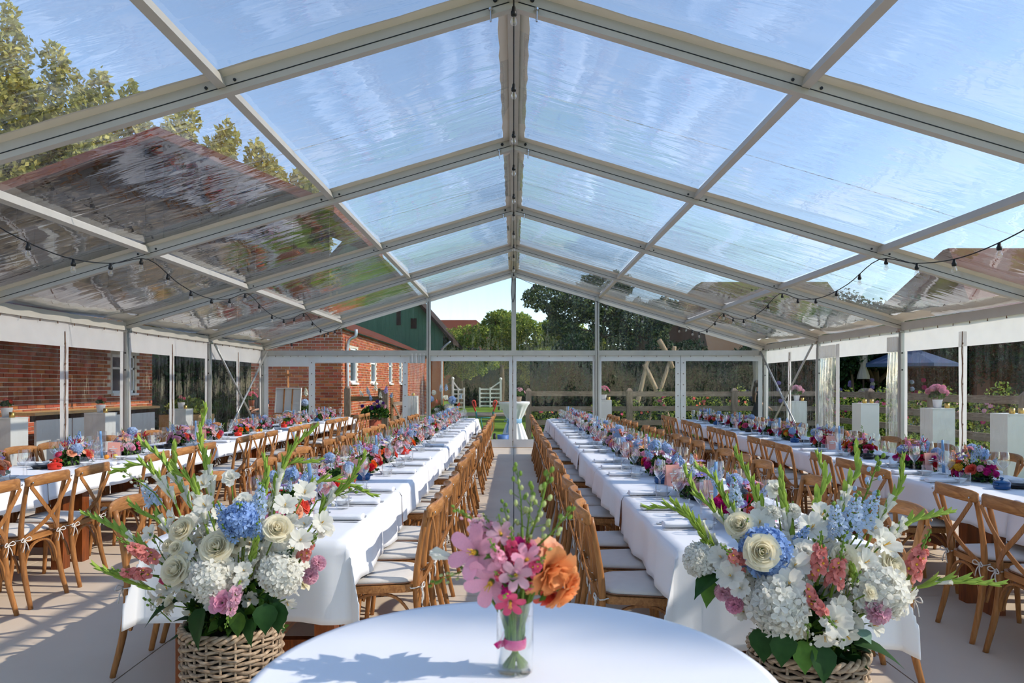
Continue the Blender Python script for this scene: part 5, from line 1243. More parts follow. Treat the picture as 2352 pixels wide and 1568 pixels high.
# tall barn with green boarded gable
gb = thing('green_barn', 'tall barn with green boarded gable above brick, behind the wing', 'building', (-9.5, 43, 0))
nb = 44; x0, x1 = -5.6, 5.25
for i in range(nb):
    a = x0 + (x1 - x0) * i / nb; b = x0 + (x1 - x0) * (i + 1) / nb; zt = lambda x: 10.6 - 1.12 * abs(x)
    mb = MB(); d = .006 * (i % 2); za, zb_ = max(zt(a), 4.7), max(zt(b), 4.7)
    mb.hexa([(a, -d - .03, 3.1), (b - .004, -d - .03, 3.1), (b - .004, 0, 3.1), (a, 0, 3.1)], [(a, -d - .03, za), (b - .004, -d - .03, zb_), (b - .004, 0, zb_), (a, 0, za)]); obj('board', mb.mesh('board', M_GREENB, False), gb)
B(lambda m: m.box((-.17, .2, 1.5), (x1 - x0, .3, 3.25)), 'brick_base', M_BRICK, gb)
B(lambda m: m.hexa([(0, -.5, 10.55), (0, 14, 10.55), (5.9, 14, 3.95), (5.9, -.5, 3.95)], [(0, -.5, 10.8), (0, 14, 10.8), (5.9, 14, 4.2), (5.9, -.5, 4.2)]), 'roof_slope', M_DARKB, gb)
B(lambda m: m.hexa([(0, -.5, 10.55), (0, 14, 10.55), (-5.9, 14, 3.95), (-5.9, -.5, 3.95)], [(0, -.5, 10.8), (0, 14, 10.8), (-5.9, 14, 4.2), (-5.9, -.5, 4.2)]), 'roof_slope', M_DARKB, gb)
for (x, z, w_, h) in ((.3, 6.4, .5, .8), (2.6, 5.6, .25, 1.0), (3.5, 5.2, .35, .6)): B(lambda m: m.box((x, -.06, z), (w_, .06, h)), 'hatch', M_DARKB, gb)
B(lambda m: m.tube(crom([(5.75, -.45, 4.1), (5.3, -.4, 3.7), (5.2, -.3, 3.3), (5.2, -.3, .2)], 5), .06, 8), 'downpipe', M_ZINC, gb, smooth=True)
# dark boarded barn at the back, seen over the brick wall
db = thing('dark_barn', 'dark boarded barn gable rising behind the brick wall', 'building', (-12.9, 26.5, 0))
for i in range(40):
    a = -7.5 + 13.6 * i / 40; b = a + .33; zt = lambda x: 10.5 - (.43 if x > 0 else .36) * abs(x)
    B(lambda m: m.hexa([(a, -.04 - .02 * (i % 2), -.1), (b, -.04 - .02 * (i % 2), -.1), (b, 0, -.1), (a, 0, -.1)], [(a, -.04 - .02 * (i % 2), zt(a)), (b, -.04 - .02 * (i % 2), zt(b)), (b, 0, zt(b)), (a, 0, zt(a))]), 'board', M_DARKB, db)
for s, e, sl_ in ((1, 6.4, .43), (-1, 7.8, .36)):
    B(lambda m: m.hexa([(0, -.6, 10.5), (0, 9, 10.5), (s * e, 9, 10.5 - sl_ * e), (s * e, -.6, 10.5 - sl_ * e)], [(0, -.6, 10.85), (0, 9, 10.85), (s * e, 9, 10.85 - sl_ * e), (s * e, -.6, 10.85 - sl_ * e)]), 'roof_slope', M_TILE, db)
# red-roofed house far behind, thatched house, garden house
hb = thing('farmhouse', 'distant house with steep red tiled roof behind the trees', 'building', (-5.6, 78, 0))
B(lambda m: m.box((0, 0, 2.2), (12, 7, 4.6)), 'house_body', M_BRICK, hb)
B(lambda m: m.hexa([(-6.5, -4, 4.4), (6.5, -4, 4.4), (6.5, 4, 4.4), (-6.5, 4, 4.4)], [(-4.0, -.1, 8.6), (1.5, -.1, 8.6), (1.5, .1, 8.6), (-4.0, .1, 8.6)]), 'house_roof', M_TILE, hb)
th = thing('thatched_house', 'dark house with thick thatched hip roof behind the trees', 'building', (10.9, 36, 0))
B(lambda m: m.box((0, 0, 1.2), (10, 8, 2.8)), 'house_body', M_DARKB, th)
B(lambda m: m.hexa([(-5.6, -4.6, 2.4), (5.6, -4.6, 2.4), (5.6, 4.6, 2.4), (-5.6, 4.6, 2.4)], [(-1.6, -.6, 6.6), (4.6, -.6, 6.6), (4.6, .6, 6.6), (-1.6, .6, 6.6)]), 'thatch', M_THATCH, th)
B(lambda m: m.hexa([(-4.7, -4.9, .4), (-2.0, -4.9, .4), (-2.0, -3, .4), (-4.7, -3, .4)], [(-3.9, -3.4, 4.4), (-2.3, -3.4, 4.4), (-2.3, -2.0, 4.8), (-3.9, -2.0, 4.8)]), 'gable_end', M_DARKB, th)
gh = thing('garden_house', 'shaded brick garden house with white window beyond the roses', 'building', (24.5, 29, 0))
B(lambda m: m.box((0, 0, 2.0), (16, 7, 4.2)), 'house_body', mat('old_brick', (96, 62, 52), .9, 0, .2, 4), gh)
B(lambda m: m.hexa([(-8.6, -4.2, 4.1), (8.6, -4.2, 4.1), (8.6, 4.2, 4.1), (-8.6, 4.2, 4.1)], [(-7, -.2, 7), (7, -.2, 7), (7, .2, 7), (-7, .2, 7)]), 'house_roof', M_TILE, gh)
for x in (-4.2, -1.2, 1.8):
    fr_ = B(lambda m: [m.box((x, -3.55, 2.0), (.9, .08, .06)), m.box((x, -3.55, 2.75), (.9, .08, .08)), m.box((x, -3.55, 1.25), (1.0, .12, .08)), m.box((x - .42, -3.55, 2), (.07, .08, 1.5)), m.box((x + .42, -3.55, 2), (.07, .08, 1.5)), m.box((x, -3.55, 2), (.05, .08, 1.5))], 'window_frame', M_WHITE, gh)
    B(lambda m: m.box((x, -3.52, 2.0), (.8, .03, 1.45)), 'pane', M_PANE, fr_)

# ------------------------------------------------------------------ trees, hedges, bushes
def tree(name, label, base, trunk_h, blobs, n, size, mats, seed, trunk_r=.2, cat='tree', group=None, limbs=True):
    rng = np.random.default_rng(seed); t = thing(name, label, cat, base, 0, group)
    mb = MB(); mb.tube(crom([(0, 0, -.1), (.1, .05, trunk_h * .5), (0, 0, trunk_h)], 4), [trunk_r * (1.25 - .06 * i) for i in range(9)], 8)
    if limbs:
        for (x, y, z, rx, ry, rz) in blobs[:7]: mb.tube(crom([(0, 0, trunk_h * .75), (x * .45, y * .45, trunk_h * .75 + (z - trunk_h * .75) * .6), (x * .85, y * .85, z)], 3), [trunk_r * .55 * (1 - .11 * i) for i in range(7)], 6)
    obj('trunk', mb.mesh('trunk', M_BARK), t)
    vol = np.array([b[3] * b[4] * b[5] for b in blobs]); cnt = np.maximum(40, (n * vol ** .67 / (vol ** .67).sum())).astype(int); cs = []; ns = []
    for (x, y, z, rx, ry, rz), c in zip(blobs, cnt):
        u = rng.normal(size=(c, 3)); u /= np.linalg.norm(u, axis=1)[:, None]; r = rng.uniform(.3, 1.0, c) ** .45 * (1 + .16 * np.sin(u[:, 0] * 9 + x) * np.sin(u[:, 2] * 8 + y))
        cs.append(u * r[:, None] * np.array([rx, ry, rz]) + np.array([x, y, z])); ns.append(u)
    f = obj('crown', leaves_at(rng, np.concatenate(cs), size, mats, 'crown', np.concatenate(ns)), t); f['kind'] = 'stuff'
    return t
LG = {'olive': [petal_mat('leaf_olive', (150, 148, 70), .35, .2, .3), petal_mat('leaf_olive_light', (186, 176, 96), .35, .2, .3)], 'mid': [petal_mat('leaf_green', (112, 138, 56), .35, .2, .3), petal_mat('leaf_yellowgreen', (176, 184, 82), .35, .2, .3)],
      'dark': [petal_mat('leaf_shade_dark', (26, 46, 28), .15, .25, .3), petal_mat('leaf_deep', (40, 66, 34), .2, .25, .3)], 'pine': [petal_mat('needle_blue', (62, 82, 66), .2, .2, .3), petal_mat('needle_light', (118, 132, 84), .2, .2, .3)]}  # shade of the trees is put into the dark hedge leaf colours
def cloud(rng, n, cx, cz, rx, rz, r, ry=None):
    return [(cx + rng.uniform(-1, 1) * rx, rng.uniform(-1, 1) * (ry or rx), cz + rng.uniform(-1, 1) * rz, r * rng.uniform(.7, 1.2), r * rng.uniform(.7, 1.2), r * rng.uniform(.6, 1.0)) for _ in range(n)]
rr = random.Random(2)
def tall(label, px, top, Z, wd, seed, key, n=9000, cone=True):
    b = at(px, HY, Z); H = HCAM + (HY - top) * Z / FPX; r = random.Random(seed); bl = []
    for q in range(15):
        f = q / 14; z = 1.8 + (H - 2.4) * f; sp = wd * ((1 - f) ** .8 * .85 + .2 if cone else math.sin(PI * (.15 + .75 * f)))
        for s in range(2 if f < .8 else 1): bl.append((r.uniform(-1, 1) * sp * .6, r.uniform(-1, 1) * sp * .6, z, sp * .62 + .3, sp * .62 + .3, H / 13))
    tree('tall_tree', label, (b.x, Z, -.15), H * .7, bl, n, .2, LG[key], seed, .3, 'tree', 'tall trees behind the barns', False)
for q, (px, top, wd, Z) in enumerate(((-300, -60, 3.6, 34), (-120, 10, 3.4, 35), (20, 40, 3.6, 34), (120, 120, 3.3, 36), (210, 185, 3.1, 34), (310, 215, 3.1, 36), (410, 250, 3.0, 35), (510, 290, 3.0, 36), (600, 335, 2.8, 35), (690, 395, 2.6, 36))):
    tall(f'tall olive-green tree behind dark barn, {ORD[q]} from the outer end', px, top, Z + 7, wd * 1.2, 60 + q, 'olive', 30000)
def broad(name, label, px, top, Z, wd, seed, key, n=9000, low=1.2, size=.085, group=None):
    b = at(px, HY, Z); H = HCAM + (HY - top) * Z / FPX; r = random.Random(seed)
    bl = cloud(r, 22, 0, (H + low) / 2 + .2, wd * .62, (H - low) * .34, wd * .3)
    tree(name, label, (b.x, Z, -.15), H * .55, bl, n * 3, size, LG[key], seed, .16, 'tree', group)
broad('garden_tree', 'round yellow-green tree beside the green barn', 1055, 742, 50, 2.6, 31, 'mid', 7000, 1.6)
broad('garden_tree', 'leafy green tree behind the centre of the gable', 1240, 715, 40, 2.7, 32, 'mid', 10000, 1.4)
broad('garden_tree', 'slim upright tree with loose top beside ridge post', 1150, 690, 48, 1.7, 33, 'mid', 5000, 2)
broad('garden_tree', 'bushy yellow-green tree above the dark fence hedge', 1330, 742, 36, 2.2, 34, 'mid', 8000, 1.2)
broad('garden_tree', 'dense dark tree over the hedge beyond the gate', 1110, 800, 55, 4.2, 35, 'dark', 9000, .4)
pb = at(1475, HY, 32); r = random.Random(4)
bl_ = [(x, y, z, rx * .8, ry * .8, rz * .8) for (x, y, z, rx, ry, rz) in [(-4.2, 0, 5.6, 1.5, 1.3, .8), (-3.2, .5, 5.0, 1.5, 1.3, .8), (-2.2, -.4, 5.3, 1.5, 1.4, .9), (-1.4, .4, 4.4, 1.3, 1.2, .9), (-.4, 0, 4.6, 1.3, 1.3, 1.1), (.5, .2, 4.2, 1.0, 1.2, .9), (-3.6, 0, 4.2, 1.1, 1, .5), (-2.6, 0, 3.7, 1.0, 1, .5), (-.9, 0, 3.5, 1.0, .9, .6), (.9, 0, 4.9, 1.2, 1.2, .8), (-1.6, 0, 6.0, 1.6, 1.2, .9)]]
tree('spreading_pine', 'old spreading blue-green pine leaning over the garden', (pb.x, 32, -.15), 4.4, bl_, 30000, .075, LG['pine'], 44, .3)
def hedge(name, label, x0, x1, y, z1, depth, seed, key, n, size=.1, cat='hedge', pts=None):
    rng = np.random.default_rng(seed); t = thing(name, label, cat, ((x0 + x1) / 2, y, -.15)); L = x1 - x0
    c = np.stack([rng.uniform(-L / 2, L / 2, n), rng.uniform(-depth / 2, depth / 2, n), rng.uniform(0, 1, n)], 1)
    top = z1 * (1 + .12 * np.sin(c[:, 0] * 1.7 + seed) + .06 * np.sin(c[:, 0] * 4.1)); c[:, 2] *= top
    f = obj('hedge_leaves', leaves_at(rng, c, size, LG[key], 'hedge_leaves'), t); f['kind'] = 'stuff'
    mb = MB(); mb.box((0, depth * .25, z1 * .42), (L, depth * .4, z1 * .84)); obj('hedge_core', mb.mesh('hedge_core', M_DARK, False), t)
    return t
hedge('tall_hedge', 'tall dark hedge behind the fence at the gable', .6, 8.8, 26, 3.0, 1.6, 50, 'dark', 26000, .07)
hedge('tall_hedge', 'dark hedge far beyond the lawn and white gates', -5, 4, 58, 4.6, 2, 51, 'dark', 9000, .16)
hedge('tall_hedge', 'deep green hedge closing the terrace garden', 9.2, 24, 27.5, 4.6, 2, 52, 'dark', 30000, .08)
hedge('tall_hedge', 'dark green hedge between brick barn and brick wing', -13, -7.9, 22.4, 2.9, 1.2, 53, 'dark', 6000, .1)
broad('terrace_tree', 'shady broadleaf tree over the terrace', 2010, 730, 26, 3.4, 36, 'dark', 9000, 2.6)
broad('terrace_tree', 'dark garden tree behind the navy parasol', 2240, 775, 27, 3.6, 37, 'dark', 8000, 1.0)
broad('terrace_tree', 'dark garden tree at the corner of hedge and terrace', 1820, 775, 28, 3.0, 38, 'dark', 8000, 1.0)
M_ROSEP = pm_('rosy'); M_ROSEC = pm_('coral')
def bush(label, x, y, w_, h, seed, fl=10, cols=('rosy',), group='rose bushes along the fence'):
    rng = np.random.default_rng(seed); t = thing('rose_bush', label, 'bush', (x, y, -.15), 0, group); n = int(500 * w_ * h + 250)
    u = rng.normal(size=(n, 3)); u /= np.linalg.norm(u, axis=1)[:, None]; c = u * rng.uniform(.4, 1, n)[:, None] ** .5 * np.array([w_ / 2, .3, h / 2]); c[:, 2] += h / 2; c[:, 2] += .1 * np.sin(c[:, 0] * 8 + seed)
    f = obj('bush_leaves', leaves_at(rng, c, .05, LG['mid'] + [LG['dark'][1]], 'bush_leaves'), t); f['kind'] = 'stuff'
    for q in range(fl):
        a = rng.uniform(-1, 1); el = rng.uniform(.1, 1.2); d = Vector((a, -.8, math.sin(el))).normalized()
        obj('bloom', flower('cosmos', str(rng.choice(cols))), t, (d.x * w_ * .5, d.y * .3, h / 2 + d.z * h * .5), facing(d), .045)
for q in range(9): bush(f'rose bush behind the gable fence, {ORD[q]} from the white draped table', .9 + .75 * q, 22.2 + .3 * math.sin(q * 2), .85, 1.05 + .5 * (q > 4) + .1 * math.sin(q * 5), 80 + q, 6, ('coral', 'rosy'))
for q in range(10): bush(f'pink rose bush behind the side fence, {ORD[q]} from the far corner', 9.6, 21.5 - 1.05 * q, 1.25, 1.5 + .2 * math.sin(q * 3), 95 + q, 8, ('rosy', 'magenta', 'pink'))
# unseen tree added beyond the fence to shade the round table's far edge
tree('added_shade_tree', 'leafy tree beyond the fence beside the marquee front', (13.5, .5, -.15), 7.0, [(x_, y_, z_, .9, .5, .85) for (x_, y_, z_) in ((-.5, .1, 7.6), (.6, -.1, 8.3), (-.6, .1, 9.1), (.5, .0, 9.8), (-.2, .1, 10.5), (.4, -.05, 11.2), (-.4, .1, 12.0), (.3, 0, 12.8), (0, .05, 13.6))], 3600, .16, LG['mid'], 91, .14)

# ------------------------------------------------------------------ fences, gates
def fence(label, pts, zs, seed, posts_every=1):
    t = thing('paddock_fence', label, 'fence', (0, 0, 0)); rng = random.Random(seed)
    for i, p in enumerate(pts):
        x, y = p; w_ = .16; h = 1.42 + rng.uniform(-.02, .03)
        def po(m):
            m.box((0, 0, h / 2 - .1), (w_, w_, h)); m.hexa([(-w_ / 2, -w_ / 2, h - .1), (w_ / 2, -w_ / 2, h - .1), (w_ / 2, w_ / 2, h - .1), (-w_ / 2, w_ / 2, h - .1)], [(-.03, -.03, h - .03), (.03, -.03, h - .03), (.03, .03, h - .03), (-.03, .03, h - .03)])
        B(po, 'post', M_FENCE, t, loc=(x, y, 0))
    for a, b in zip(pts, pts[1:]):
        for z in zs:
            d = Vector((b[0] - a[0], b[1] - a[1], 0)); L = d.length - .14
            mb = MB(); mb.box((0, 0, 0), (L, .06, .14)); obj('fence_rail', mb.mesh('fence_rail', M_FENCEH, False), t, ((a[0] + b[0]) / 2, (a[1] + b[1]) / 2, z + rng.uniform(-.01, .01)), (0, R(rng.uniform(-.4, .4)), math.atan2(d.y, d.x)))
    return t
fence('weathered post-and-rail fence behind the gable', [(.42, 20.3), (3.28, 20.3), (6.25, 20.3), (8.75, 20.3)], (.42, .83, 1.24), 5)
fence('weathered post-and-rail fence along the rose border', [(8.75, 20.3), (8.65, 17.4), (8.55, 14.6), (8.45, 11.8), (8.35, 9.0), (8.3, 6.2)], (.22, .56, .90, 1.24), 6)
ogt = thing('oak_gate', 'brown oak gate and post in front of the sunlit brick', 'gate', (-4.5, 19.4, 0))
for (x, y, w_, h) in ((-.0, 0, .16, 1.5), (1.0, .05, .18, 1.46)): B(lambda m: m.box((x, y, h / 2 - .1), (w_, w_, h)), 'gate_post', M_FENCE, ogt)
B(lambda m: m.lathe([(.08, 1.38), (.075, 1.42), (.05, 1.45), (0, 1.46)], 10, 0, (0, 0, 0)), 'post_cap', M_FENCE, ogt)
for z in (.62, 1.12): B(lambda m: m.box((.5, .02, z), (.86, .05, .13)), 'gate_rail', M_GATEW, ogt)
B(lambda m: m.box((.86, .0, .75), (.07, .06, 1.3)), 'gate_stile', M_GATEW, ogt)
ogl = thing('oak_gate_leaf', 'pale oak gate leaf standing open beside the brick', 'gate', (-3.35, 19.6, -.2), R(48))
for z in (.35, .8, 1.18): B(lambda m: m.box((.28, 0, z), (.56, .04, .1)), 'gate_rail', M_FENCEH, ogl)
for x in (.02, .55): B(lambda m: m.box((x, 0, .72), (.07, .05, 1.42)), 'gate_stile', M_GATEW, ogl)
B(lambda m: m.bar((.04, -.03, .35), (.52, -.03, 1.18), .025, .06), 'gate_brace', M_FENCEH, ogl); B(lambda m: m.bar((.52, -.05, .35), (.04, -.05, 1.18), .025, .06), 'gate_brace', M_FENCEH, ogl)
for nm_, lab, px0, px1, Z, ry in (('paddock_gate', 'white barred gate standing beside the tall brick barn', 1040, 1066, 44, 0), ('paddock_gate', 'wide white gate with raised end far across lawn', 1102, 1150, 47, 0)):
    a = at(px0, HY, Z); b = at(px1, HY, Z); L = b.x - a.x; t = thing(nm_, lab, 'gate', (a.x, Z, -.15))
    for i in range(5): B(lambda m: m.box((L / 2, 0, .3 + .27 * i), (L, .06, .1)), 'gate_bar', M_WHITE, t)
    for x in (0, L / 2, L): B(lambda m: m.box((x, -.04, .85), (.1, .06, 1.3)), 'gate_stile', M_WHITE, t)
    xx = 0 if nm_ and px0 < 1100 else L; B(lambda m: [m.box((xx, 0, 1.0), (.13, .1, 2.05)), m.ball((xx, 0, 2.06), .1, 8), m.bar((xx, 0, 1.9), (L / 2, 0, 1.42), .05, .08)], 'gate_head', M_WHITE, t)
# rustic log frame in the garden
lg = thing('log_frame', 'rustic driftwood log frame standing in the garden hedge', 'play frame', (0, 24, 0))
for a, b, rad_ in (((1438, 1012), (1488, 826), .085), ((1480, 836), (1556, 1012), .085), ((1470, 1012), (1538, 832), .075), ((1513, 780), (1545, 845), .09), ((1549, 796), (1540, 830), .07)):
    p, q = at(*a, 24), at(*b, 24); B(lambda m: m.tube(crom([p - Vector((0, 24, 0)), (p + q) / 2 - Vector((-.03, 24.05, 0)), q - Vector((0, 24, 0))], 4), [rad_ * (1 - .02 * i) for i in range(9)], 8), 'log', M_LOG, lg, smooth=True)

# ------------------------------------------------------------------ plinths and pots outside
def plinth(label, x, y, h, w_=.36):
    t = thing('plinth', label, 'plinth', (x, y, -.1)); B(lambda m: [m.box((0, 0, h / 2 + .05), (w_, w_, h + .1))], 'plinth_body', M_PLINTH, t); B(lambda m: m.box((0, 0, h + .104), (w_ + .006, w_ + .006, .012)), 'plinth_top', M_PLINTH, t); return Vector((x, y, h + .012))
def pot_plant(label, p, kind, col, r=.1, n=7, pot=M_POTW, cat='potted plant', hr=.055):
    t = thing('potted_flower', label, cat, p); B(lambda m: m.lathe([(0, 0), (.055, 0), (.075, .13), (.078, .135), (.07, .13), (0, .12)], 16), 'pot', pot, t, smooth=True)
    f = obj('foliage', leafball(np.random.default_rng(int(abs(p.x * 100)) + 3), 160, r, r, r * .8, .035, [M_LEAFM, M_LEAF]), t, (0, 0, .18)); f['kind'] = 'stuff'
    for i in range(n):
        a = i * GA; el = .35 + 1.1 * i / n; d = Vector((math.cos(el) * math.cos(a), math.cos(el) * math.sin(a), math.sin(el))); obj(kind, flower(kind, col), t, d * r * 1.15 + Vector((0, 0, .2)), facing(d), hr)
def tealight(label, p):
    t = tag(B(lambda m: m.lathe([(0, 0), (.035, 0), (.037, .003), (.037, .075), (.034, .075), (.034, .01), (0, .008)], 16), 'tealight_holder', M_GOLD, None, smooth=True, loc=p), label, 'candle holder')
PLN = [(-7.15, 10.1, 1.02, 'beside gravel at near end of brick side', 'coral', 'ranunculus'), (-7.15, 12.4, 1.0, 'in front of the plank bar', 'coral', 'dahlia'), (-7.15, 15.4, .97, 'between plank bar and dark hedge', 'rosy', 'dahlia'),
       (6.95, 10.0, 1.08, 'outside fence-side wall at its near end', None, None), (6.95, 11.75, 1.1, 'outside fence-side wall beside the doorway curtain', 'pink', 'hydrangea'), (6.95, 14.15, 1.12, 'standing in the open doorway', None, None), (6.95, 17.6, 1.09, 'outside behind the crossed wind braces', 'palepink', 'hydrangea'),
       (2.3, 18.3, 1.1, 'outside the gable before the rail fence', 'pink', 'carnation'), (-2.65, 18.4, 1.2, 'outside the gable opening beside curtain', None, None)]
for q, (x, y, h, pos, col, kind) in enumerate(PLN):
    p = plinth(f'white square plinth {pos}', x, y, h)
    if col: pot_plant(f'{"pink" if x > 0 else "coral"} {"hydrangea" if kind == "hydrangea" else "flower"} pot on plinth {pos}'.replace('on plinth', 'on white plinth'), p, kind, col, .13 if x > 0 else .06, 12 if kind == 'carnation' else 8 if x > 0 else 3, hr=.05 if x > 0 else .045)
    for s in ((-.08, .08) if not col else (.12,)): tealight(f'small brass tealight holder {"nearer" if s < 0 else "farther"} along edge on plinth {pos}'.replace('along edge ', ''), p + Vector((s, -.1 + s * .3, 0)))
bt = thing('plank_bar', 'long bar with pale plank top and white front outside', 'bar counter', (-8.25, 14.0, -.1))
for i in range(3): B(lambda m: m.box((-.2 + .2 * i, 0, 1.1), (.195, 4.2, .05)), 'plank', M_BARTOP, bt)
for i in range(4): B(lambda m: m.box((.22, -1.5 + 1.0 * i, .5), (.04, .96, .98)), 'front_panel', M_PLINTH, bt)
B(lambda m: m.box((.2, 0, 1.02), (.05, 4.1, .1)), 'bar_frame', M_DARKB, bt)
crt = thing('planter_crate', 'wooden crate of grass beside the plank bar', 'planter', (-7.7, 16.9, -.1)); B(lambda m: m.box((0, 0, .45), (.9, .9, .9)), 'crate', M_BARTOP, crt)
f = obj('planter_grass', leafball(np.random.default_rng(8), 500, .5, .5, .35, .08, LG['mid']), crt, (0, 0, .95)); f['kind'] = 'stuff'
# easel with seating board
es = thing('display_easel', 'beech easel holding framed seating plan with blue cloth', 'easel', at(664, 952, 18.2) * 1.0); es.location = (at(664, 900, 18.2).x, 18.2, -.08)
B(lambda m: m.bar((.0, .1, .1), (-.1, .18, 1.95), .05, .035), 'mast', M_EASEL, es); B(lambda m: m.box((-.06, .14, 1.83), (.16, .03, .06)), 'top_clamp', M_EASEL, es)
for s in (-1, 1): B(lambda m: m.bar((s * .28, 0, 0), (s * .05, .12, 1.1), .045, .03), 'leg', M_EASEL, es)
B(lambda m: m.bar((0, .75, 0), (-.02, .2, 1.2), .045, .03), 'leg', M_EASEL, es); B(lambda m: m.box((0, -.02, .62), (.5, .09, .05)), 'ledge', M_EASEL, es)
bd = thing('seating_plan', 'white framed seating plan seen from behind on easel', 'notice board', (es.location.x, 18.12, -.08), R(-8)); 
def bp(m, c, d): m.box(c, d, rot=Matrix.Rotation(R(-7), 3, 'X'))
B(lambda m: bp(m, (0, 0, 1.06), (.68, .02, .88)), 'board', M_PLINTH, bd)
for x in (-.33, -.11, .11, .33): B(lambda m: bp(m, (x, -.02, 1.06), (.025, .03, .88)), 'frame_slat', M_EASEL if abs(x) < .3 else M_PLINTH, bd)
for z in (.63, .85, 1.49): B(lambda m: bp(m, (0, -.02 + (z - 1.06) * .12, z), (.68, .032, .03)), 'frame_slat', M_EASEL if z < 1 else M_PLINTH, bd)
mb = MB(); mb.sweep(crom([(.12, -.02, .82), (.0, -.06, .84), (-.08, -.07, .78), (-.12, -.07, .55), (-.1, -.06, .3)], 5), [(-.06, -.004), (0, -.012), (.06, -.004), (.06, .004), (0, .010), (-.06, .004)]); o = obj('blue_cloth', mb.mesh('blue_cloth', M_RIBBONB), None, (es.location.x, 18.05, 0)); tag(o, 'light blue cloth draped over the easel ledge', 'cloth')
# tall mixed flowers outside the gable
def tall_posy(label, px, py, Z, blooms, w_, h):
    c = at(px, py, Z); t = thing('standing_bouquet', label, 'bouquet', (c.x, Z, -.1)); r = random.Random(int(px)); zb = c.z + .1 - h * .5
    B(lambda m: m.lathe([(0, 0), (.12, 0), (.16, max(.2, zb)), (.14, max(.2, zb)), (0, .1)], 16), 'pot', M_TERRA, t, smooth=True)
    f = obj('foliage', leafball(np.random.default_rng(int(px)), 700, w_ * .5, .22, h * .35, .05, [M_LEAFM, M_LEAF]), t, (0, 0, zb + h * .15)); f['kind'] = 'stuff'
    for (kind, col, dx, dz, s_) in blooms:
        n = Vector((dx * .8, -.5, .5 + dz)) if kind in ('delphinium', 'snapdragon') else Vector((dx, -1, .3 + dz)); obj(kind, flower(kind, col), t, (dx * w_, -.15 + .06 * r.random(), zb + h * (.3 + dz)), facing(n, r.uniform(0, 6)), s_)
tall_posy('purple and white delphinium bouquet beside the oak gate', 862, 930, 17.9, [('delphinium', 'white', -.42, .55, .11), ('delphinium', 'paleblue', -.2, .62, .12), ('delphinium', 'white', .05, .75, .13), ('delphinium', 'blue', -.12, .42, .1), ('delphinium', 'lilac', .38, .66, .13), ('delphinium', 'white', .2, .5, .11), ('delphinium', 'blue', .55, .5, .09),
           ('carnation', 'purple', -.4, .18, .06), ('carnation', 'purple', -.1, .12, .075), ('carnation', 'purple', .12, .16, .075), ('carnation', 'purple', .1, .34, .06), ('carnation', 'palepink', 0, .25, .065), ('snapdragon', 'palepink', .36, .14, .09), ('carnation', 'purple', .3, .28, .05), ('lisianthus', 'white', .2, .3, .05)], .75, .75)
tall_posy('blue hydrangea and white bouquet outside gable beside the post', 1018, 930, 18.3, [('hydrangea', 'blue', -.42, .4, .085), ('hydrangea', 'blue', .32, .36, .1), ('hydrangea', 'white', .18, .12, .1), ('hydrangea', 'white', -.3, .6, .06), ('delphinium', 'paleblue', -.05, .7, .12), ('delphinium', 'blue', .12, .72, .11), ('lisianthus', 'white', .1, .45, .07), ('snapdragon', 'coral', .52, .2, .1), ('snapdragon', 'coral', -.2, .3, .09), ('delphinium', 'paleblue', .6, .45, .1), ('hydrangea', 'white', -.2, .02, .08)], .75, .8)
tall_posy('blue hydrangea bunch beside the easel', 702, 925, 18.6, [('hydrangea', 'paleblue', .0, .2, .1), ('sprig', 'white', -.2, .6, .16), ('delphinium', 'white', .1, .55, .14), ('lisianthus', 'white', .25, -.1, .06), ('sprig', 'yellow', -.3, .4, .14)], .4, .7)
cocktail('draped cocktail table outside the gable doors', 'white cloth cinched round the cocktail table outside', at(1181, 922, 19.0).x, 19.0, 1.05, .41, True, 4)
pp = Vector((at(1192, 900, 19).x, 18.9, 1.055)); pot_plant('pale rose plant in small basket on the draped table', pp, 'lisianthus', 'palepink', .14, 7, M_WICKER, hr=.04)
o = B(lambda m: m.lathe([(0, 0), (.14, 0), (.145, .012), (.13, .01), (0, .006)], 20), 'serving_tray', M_EASEL, None, loc=(at(1160, 920, 19).x, 18.85, 1.056)); tag(o, 'thin wooden tray on the draped table outside', 'tray')
# hand cart with red grips
hc = thing('hand_cart', 'teal hand cart with red grips parked on the lawn', 'hand cart', (at(1113, 900, 20.2).x, 20.2, -.15))
for s, q in ((-1, 1), (1, 1)):
    B(lambda m: m.tube(crom([(s * .2, -.05, .2), (s * .22, 0, .7), (s * .25, -.02, .92)], 4), .022, 8), 'side_tube', mat('teal_paint', (40, 140, 140), .4), hc, smooth=True)
    B(lambda m: m.tube(crom([(s * .25, -.02, .9), (s * .3, -.05, 1.04), (s * .34, -.05, 1.18), (s * .27, -.06, 1.19), (s * .25, -.04, 1.02)], 4), .024, 8), 'hand_grip', mat('red_grip', (226, 70, 52), .5), hc, smooth=True)
    B(lambda m: m.lathe([(.03, -.03), (.12, -.04), (.14, 0), (.12, .04), (.03, .03)], 16), 'wheel', M_BLACK, hc, smooth=True, loc=(s * .28, .1, .14), rot=(0, R(90), 0))
for z in (.35, .72): B(lambda m: m.tube([(-.21, -.02, z), (.21, -.02, z)], .016, 8), 'cross_tube', MATS['teal_paint'], hc, smooth=True)
B(lambda m: m.box((0, -.16, .04), (.4, .26, .02)), 'toe_plate', MATS['teal_paint'], hc); B(lambda m: m.tube(crom([(-.1, -.03, .72), (-.04, -.05, .3), (.0, -.1, .05)], 4), .014, 8), 'centre_tube', MATS['teal_paint'], hc, smooth=True)
